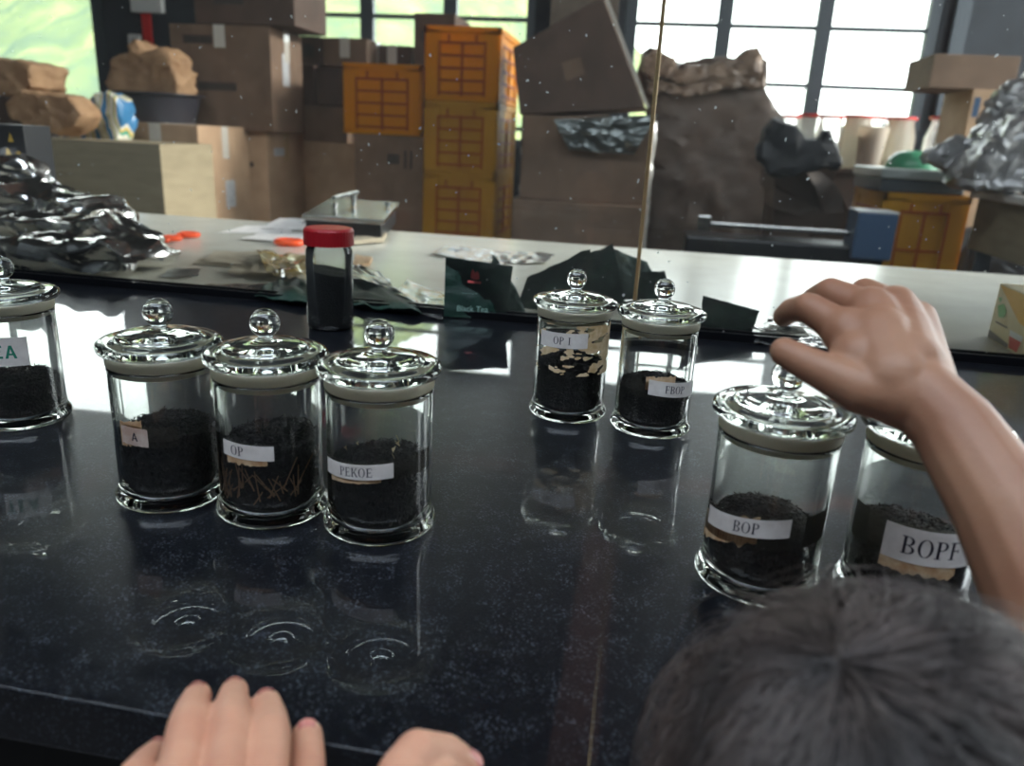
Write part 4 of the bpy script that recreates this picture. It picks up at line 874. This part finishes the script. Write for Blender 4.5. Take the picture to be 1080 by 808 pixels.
# tea box at right edge on the work table
b0 = onz(1041, 356, .9); b1 = onz(1087, 384, .9); t0 = ony(1059, 299, b0.y); 
zb0 = .9; hgt = t0.z - .9
tb2 = empty('tea_box', (b0.x, b0.y, .9), label='cream and yellow tea carton with a glass of red tea printed on it, right edge', cat='tea box')
dv = Vector((b1.x - b0.x, b1.y - b0.y, 0)); wv = dv.length; dv.normalize(); nv = Vector((-dv.y, dv.x, 0)); 
if nv.x < 0: nv = -nv
def bxp(u, v, w_=0): return dv * u + nv * w_ + Vector((0, 0, v))
dp = .05; W_ = wv
M['creamcard'] = mat('cream_card', srgb(224, 214, 178), srgb(214, 190, 130), rough=.35, scale=12)
mb = MB(); vs = [bxp(0, 0, 0), bxp(W_, 0, 0), bxp(W_, 0, dp), bxp(0, 0, dp), bxp(0, hgt, 0), bxp(W_, hgt, 0), bxp(W_, hgt, dp), bxp(0, hgt, dp)]
mb.add(vs, [(3, 2, 1, 0), (4, 5, 6, 7), (0, 1, 5, 4), (1, 2, 6, 5), (2, 3, 7, 6), (3, 0, 4, 7)]); mb.build('carton_body', M['creamcard'], tb2, bevel=.001)
def onbox(poly, mt, name, off=.0006):
    me = bpy.data.meshes.new(name); me.from_pydata([bxp(u * W_, v * hgt, -off) for u, v in poly], [], [tuple(range(len(poly)))]); return link(name, me, mt, tb2)
M['yellowink'] = mat('yellow_ink', srgb(232, 180, 70), rough=.4); M['palegreen'] = mat('pale_green_ink', srgb(140, 195, 130), rough=.5); M['teared'] = mat('red_tea_ink', srgb(200, 60, 40), rough=.4); M['greyink'] = mat('grey_ink', srgb(120, 110, 100), rough=.5)
onbox([(.02, .98), (.95, .98), (.95, .45), (.6, .52), (.3, .75)], M['yellowink'], 'printed_panel')
onbox([(.08, .62), (.2, .7), (.3, .6), (.28, .48), (.16, .44)], M['palegreen'], 'printed_leaf', .0009); onbox([(.05, .76), (.14, .78), (.12, .68)], M['palegreen'], 'printed_leaf', .0009)
onbox([(.02, .02), (.5, .02), (.5, .10), (.02, .16)], M['greyink'], 'printed_band', .0009)
onbox([(.52, .05), (.7, .05), (.74, .24), (.48, .24)], M['teared'], 'printed_glass', .0009); onbox([(.48, .24), (.74, .24), (.76, .34), (.46, .34)], M['white'], 'printed_glass', .0009)
onbox([(.12, .33), (.4, .33), (.4, .36), (.12, .36)], M['greyink'], 'printed_line', .0009)

# ------------------------------------------------------------------ people
def capsule(mb, a, b, ra, rb, n=14):
    a, b = Vector(a), Vector(b); m = 6; L = (b - a).length
    mb.sphere(a, ra, n, 10); mb.sphere(b, rb, n, 10); mb.tube([a + (b - a) * i / m for i in range(m + 1)], [ra + (rb - ra) * i / m for i in range(m + 1)], n)
def chain(mb, pts, rs):
    for i in range(len(pts) - 1): capsule(mb, pts[i], pts[i + 1], rs[i], rs[i + 1])
def nail(parent, tip, prev, up, r, name='fingernail'):
    tip, prev = Vector(tip), Vector(prev); ax = (tip - prev).normalized(); up = Vector(up); up = (up - ax * up.dot(ax)).normalized(); sd = ax.cross(up); vs = []; fs = []; n = 8
    for j in range(n + 1):
        for i in range(n + 1):
            u = (i / n - .5) * 2; v = (j / n - .5) * 2; uu = u * math.sqrt(1 - .45 * v * v * (1 if v > 0 else .6)); ang = uu * .95; l = v * r * .75
            dome = .0 if v < .2 else (v - .2) ** 2 * r * .5
            vs.append(tip - ax * r * .05 + ax * l + sd * math.sin(ang) * r * .86 + up * (math.cos(ang) * (r * 1.06) - dome))
    for j in range(n):
        for i in range(n): a = j * (n + 1) + i; fs.append((a, a + 1, a + n + 2, a + n + 1))
    me = bpy.data.meshes.new(name); me.from_pydata([tuple(v) for v in vs], [], fs); return link(name, me, M['nail'], parent, True)
view_up = lambda p: (Vector(C0) - Vector(p)).normalized()

# --- child reaching over the jars (right hand, forearm, head with hair)
c1 = empty('person', (0.22, .02, 0), label='child with tousled dark hair seen from above, right arm reaching over the jars', cat='person')
off = c1.location
mb = MB()
D = lambda px, py, d: atd(px, py, d) - off
wr = D(972, 418, .350); el = D(1165, 740, .285); 
mcp = [D(893, 350, .375), D(918, 328, .385), D(943, 325, .392), D(966, 338, .395)]
for (m_, r) in zip(mcp, (.0125, .0125, .0118, .0105)): capsule(mb, wr, m_, .0165, r)
capsule(mb, D(940, 400, .355), D(925, 360, .37), .018, .017); capsule(mb, D(955, 385, .36), D(950, 350, .38), .017, .014); capsule(mb, D(905, 378, .365), D(930, 395, .36), .014, .017)
chain(mb, [mcp[0], D(853, 324, .388), D(835, 327, .405), D(826, 334, .418)], [.0100, .0078, .0066, .0058])      # index
chain(mb, [mcp[1], D(876, 309, .400), D(858, 316, .422), D(846, 330, .438)], [.0100, .0082, .0068, .0060])      # middle
chain(mb, [mcp[2], D(912, 308, .412), D(893, 322, .436), D(880, 338, .450)], [.0096, .0078, .0064, .0056])      # ring
chain(mb, [mcp[3], D(951, 319, .415), D(935, 328, .434), D(922, 342, .446)], [.0088, .0072, .0058, .0050])      # little
chain(mb, [D(950, 415, .352), D(908, 410, .355), D(866, 391, .362), D(827, 371, .372)], [.0165, .0120, .0092, .0072])  # thumb
capsule(mb, D(915, 405, .357), D(905, 370, .368), .0125, .0125)
chain(mb, [wr, D(1007, 453, .340), D(1063, 540, .318), el], [.0170, .0180, .0212, .0280])
sh = Vector((.20, .03, .84)) - off; capsule(mb, el, sh, .029, .036)
# torso, neck, head
hc = atd(922, 884, .252); hc_l = hc - off
capsule(mb, sh, Vector((.06, .02, .83)) - off, .036, .038); capsule(mb, Vector((.12, .02, .80)) - off, Vector((.12, .0, .50)) - off, .085, .085); capsule(mb, Vector((.12, .0, .5)) - off, Vector((.12, -.02, .08)) - off, .085, .06)
capsule(mb, Vector((.06, .03, .83)) - off, Vector((.05, .07, .66)) - off, .034, .026); capsule(mb, Vector((.05, .07, .66)) - off, Vector((.07, .15, .80)) - off, .026, .018)
capsule(mb, Vector((.12, .03, .82)) - off, hc_l + Vector((0, -.03, -.03)), .03, .032)
mb.sphere(hc_l, (.058, .064, .066), 32, 22, Matrix.Rotation(-.5, 3, 'X'))
mb.sphere(hc_l + Vector((-.006, .035, -.036)), (.038, .034, .036), 20, 14)
mb.sphere(hc_l + Vector((-.006, .070, -.038)), (.007, .010, .009), 10, 8)   # nose
for s in (-1, 1): mb.sphere(hc_l + Vector((s * .056, -.004, -.018)), (.007, .012, .016), 12, 10)
me = remesh(mb, .0013, 9); body1 = link('body', me, M['skin'], c1, True)
for s in (-1, 1): MB().sphere(hc_l + Vector((-.006 + s * .021, .0615, -.026)), (.008, .006, .006), 14, 10).build('eye', M['white'], c1, smooth=True)
MB().sphere(hc_l + Vector((-.006, .063, -.058)), (.014, .005, .003), 14, 8).build('mouth', M['pinkink'], c1, smooth=True)
sm_ = MB(); capsule(sm_, Vector((.12, .02, .79)) - off, Vector((.12, .0, .46)) - off, .094, .092); capsule(sm_, sh + Vector((-.01, 0, 0)), Vector((.07, .02, .82)) - off, .043, .043); capsule(sm_, sh, sh + (el - sh) * .35, .043, .040)
link('shirt', remesh(sm_, .004, 6), M['shirt'], c1, True)
# nail of the thumb and index
def hair(parent, c, crown_dir, n=9000, R=(.068, .073, .073), seed=3):
    rng = random.Random(seed); vs = []; fs = []; cr_ = Vector(crown_dir).normalized(); t1 = cr_.orthogonal().normalized(); t2 = cr_.cross(t1)
    def put(pts, rad):
        m = len(pts); base = len(vs)
        for i, p in enumerate(pts):
            t = (pts[min(i + 1, m - 1)] - pts[max(i - 1, 0)]).normalized(); u = t.cross(Vector((.3, .2, 1))).normalized(); w = t.cross(u); rr = rad * (1 - .75 * i / (m - 1))
            for k in range(3): a = 2 * PI * k / 3; vs.append(p + (u * math.cos(a) + w * math.sin(a)) * rr)
        for i in range(m - 1):
            for k in range(3): a = base + i * 3 + k; b = base + i * 3 + (k + 1) % 3; fs.append((a, b, b + 3, a + 3))
    NC = 420; cl = []
    for _ in range(NC):                                   # clump guides rooted all over the scalp
        th = math.acos(1 - rng.random() * 1.25); ph = rng.random() * 2 * PI
        cl.append((th, ph, .55 + rng.gauss(0, .5), rng.uniform(.45, 1.1), rng.gauss(0, .35), 1.03 + .06 * rng.random() + (.12 * rng.random() if rng.random() < .10 else 0), rng.random() * 9))
    for k in range(n):
        th0, ph0, sw, L, bend, lift, fz_ = cl[k % NC]; st = .19 * (1 + .3 * rng.gauss(0, 1)); dx, dy = rng.gauss(0, 1) * st, rng.gauss(0, 1) * st; fly = rng.random() < .07; m = 10; pts = []
        if fly: sw += rng.gauss(0, .5); lift += .05 + .08 * rng.random(); bend += rng.gauss(0, .8)
        for i in range(m):
            s = i / (m - 1); sp = 1 - .72 * s if not fly else 1.0
            a = th0 + L * s + dx * sp; b = ph0 + (sw * s + bend * s * s) * .8 + dy * sp / max(.25, math.sin(max(th0, .25))) + .06 * math.sin(4 * s + fz_)
            d = cr_ * math.cos(a) + (t1 * math.cos(b) + t2 * math.sin(b)) * math.sin(a)
            l = 1.0 + (lift - 1.0) * math.sin(PI * min(s * .62 + .02, 1)) + .012 * math.sin(fz_ * 3 + 7 * s)
            pts.append(c + Vector((d.x * R[0] * l, d.y * R[1] * l, d.z * R[2] * l)))
        put(pts, .00030)
    me = bpy.data.meshes.new('hair'); me.from_pydata([tuple(v) for v in vs], [], fs); return link('hair', me, M['hair'], parent, True)
cap = MB(); cap.sphere(hc_l + Vector((0, -.004, .006)), (.066, .071, .070), 40, 26)
crown = (atd(862, 672, .222) - hc).normalized()
hobj = hair(c1, hc_l + Vector((0, -.004, .006)), crown)
cap.build('hair_cap', mat('scalp_hair_mass', srgb(30, 25, 24), srgb(48, 40, 38), rough=.6, scale=80), c1, smooth=True)

# --- person whose two hands rest on the counter edge
c2 = empty('person', (-.15, -.02, 0), label='person of whom only two fair hands show, fingertips resting on the near counter edge', cat='person')
off2 = c2.location; mb = MB(); nails = []
Z = lambda px, py, z: onz(px, py, z) - off2
def finger(pts, rs, wantnail=True, nup=None):
    chain(mb, pts, rs)
    if wantnail: nails.append((pts[-1], pts[-2], nup, rs[-1]))
fz = .9
# left hand: ring, middle, index lie over the edge, little finger at left, thumb at right
finger([Z(180, 850, .938), Z(199, 765, .928), Z(203, 747, .921), Z(208, 735, .9105)], [.0074, .0080, .0069, .0063])
finger([Z(232, 850, .940), Z(243, 765, .930), Z(244, 744, .922), Z(247, 730, .9105)], [.0074, .0080, .0069, .0063])
finger([Z(278, 855, .938), Z(285, 775, .928), Z(285, 757, .920), Z(281, 742, .9105)], [.0074, .0080, .0069, .0063])
finger([Z(150, 870, .932), Z(144, 822, .925), Z(156, 806, .917), Z(166, 796, .9090)], [.0078, .0074, .0068, .0062])
finger([Z(318, 890, .920), Z(323, 830, .915), Z(324, 800, .912), Z(324, 776, .9085)], [.0085, .0075, .0072, .0066])
palm = Z(235, 990, .925); wrL = Z(235, 1180, .90)
for q, r in (((190, 850), .0105), ((232, 850), .011), ((270, 855), .0105), ((150, 870), .009)): capsule(mb, Z(q[0], q[1], .937), Z(q[0] * .6 + 90, 980, .925), r, .014)
capsule(mb, Z(318, 890, .920), Z(270, 1000, .92), .0095, .014)
PL = Vector((-.30, .10, .88)) - off2
pc = Z(215, 985, .925); pd = Z(255, 985, .925); wl = (pc + pd) / 2 + Vector((-.01, -.045, -.02))
capsule(mb, pc, wl, .0155, .018); capsule(mb, pd, wl, .0155, .018); elL = Vector((-.24, -.07, .76)) - off2; shL = Vector((-.26, -.33, .84)) - off2
chain(mb, [wl, elL, shL], [.018, .030, .042])
# right hand: loosely curled, knuckle up, fingertip pointing right
finger([Z(424, 880, .930), Z(424, 818, .930), Z(440, 795, .930), Z(470, 797, .922), Z(491, 809, .914)], [.010, .0095, .0088, .0080, .0070])
finger([Z(450, 895, .925), Z(452, 845, .926), Z(464, 822, .922), Z(480, 822, .912)], [.010, .0092, .0082, .0070])
finger([Z(480, 900, .920), Z(482, 860, .920), Z(490, 842, .914), Z(497, 842, .908)], [.0092, .0085, .0076, .0066])
finger([Z(508, 905, .915), Z(508, 875, .914), Z(512, 862, .910), Z(514, 856, .907)], [.0082, .0075, .0068, .006])
finger([Z(400, 930, .915), Z(392, 880, .912), Z(398, 850, .909)], [.0095, .0082, .0072])
kr_ = Z(455, 985, .925); wr2 = kr_ + Vector((.01, -.045, -.02))
for q in ((424, 880), (450, 895), (480, 900), (508, 905), (400, 930)): capsule(mb, Z(q[0], q[1], .925), kr_, .0105, .0165)
elR = Vector((-.06, -.09, .76)) - off2; shR = Vector((-.07, -.33, .84)) - off2
chain(mb, [wr2, elR, shR], [.018, .030, .042])
capsule(mb, shL, shR, .045, .045); capsule(mb, Vector((-.165, -.33, .79)) - off2, Vector((-.165, -.33, .45)) - off2, .085, .085); capsule(mb, Vector((-.165, -.33, .45)) - off2, Vector((-.165, -.32, .06)) - off2, .085, .06)
hd = Vector((-.17, -.33, 1.0)) - off2; capsule(mb, Vector((-.165, -.33, .86)) - off2, hd, .04, .04); mb.sphere(hd, (.062, .075, .082), 28, 20); mb.sphere(hd + Vector((0, .075, -.01)), (.008, .012, .012), 10, 8)
me = remesh(mb, .0011, 5); link('body', me, M['skin2'], c2, True)
for tip, prev, nup, r in nails:
    nail(c2, tip, prev, nup or (Vector(C0) - off2 - tip) * .35 + Vector((0, 0, 1)), r)
sm_ = MB(); capsule(sm_, Vector((-.165, -.33, .78)) - off2, Vector((-.165, -.33, .42)) - off2, .095, .095); capsule(sm_, shL, shR, .053, .053); chain(sm_, [shL, shL + (elL - shL) * .6], [.05, .042]); chain(sm_, [shR, shR + (elR - shR) * .6], [.05, .042])
link('shirt', remesh(sm_, .005, 6), M['shirt'], c2, True)
hb = MB(); hb.sphere(hd + Vector((0, -.012, .012)), (.068, .074, .082), 32, 22); hb.build('hair', M['hair'], c2, smooth=True)

# ------------------------------------------------------------------ light and render look
def area(name, loc, rot, size, power, color=(1, 1, 1)):
    l = bpy.data.lights.new(name, 'AREA'); l.shape = 'RECTANGLE'; l.size, l.size_y = size; l.energy = power; l.color = color; o = bpy.data.objects.new(name, l); col.objects.link(o); o.location = loc; o.rotation_euler = rot; return o
sl = bpy.data.lights.new('side_fill_sun', 'SUN'); sl.energy = 4.5; sl.angle = math.radians(14); sl.color = (1, .97, .90); so = bpy.data.objects.new('side_fill_sun', sl); col.objects.link(so)  # added sun, brightens carton sides through the right wall opening
so.rotation_euler = Vector((math.cos(math.radians(23)) * .99, math.cos(math.radians(23)) * .12, math.sin(math.radians(23)))).to_track_quat('Z', 'Y').to_euler()
sc = bpy.context.scene
sc.view_settings.view_transform = 'Standard'; sc.view_settings.look = 'None'; sc.view_settings.gamma = 1; sc.view_settings.use_curve_mapping = False
sc.view_settings.exposure = 0.42
cy = sc.cycles; cy.max_bounces = 14; cy.transmission_bounces = 14; cy.transparent_max_bounces = 24; cy.diffuse_bounces = 4; cy.glossy_bounces = 6
cy.sample_clamp_indirect = 6; cy.use_denoising = True; cy.caustics_reflective = True; cy.caustics_refractive = True; cy.blur_glossy = .3
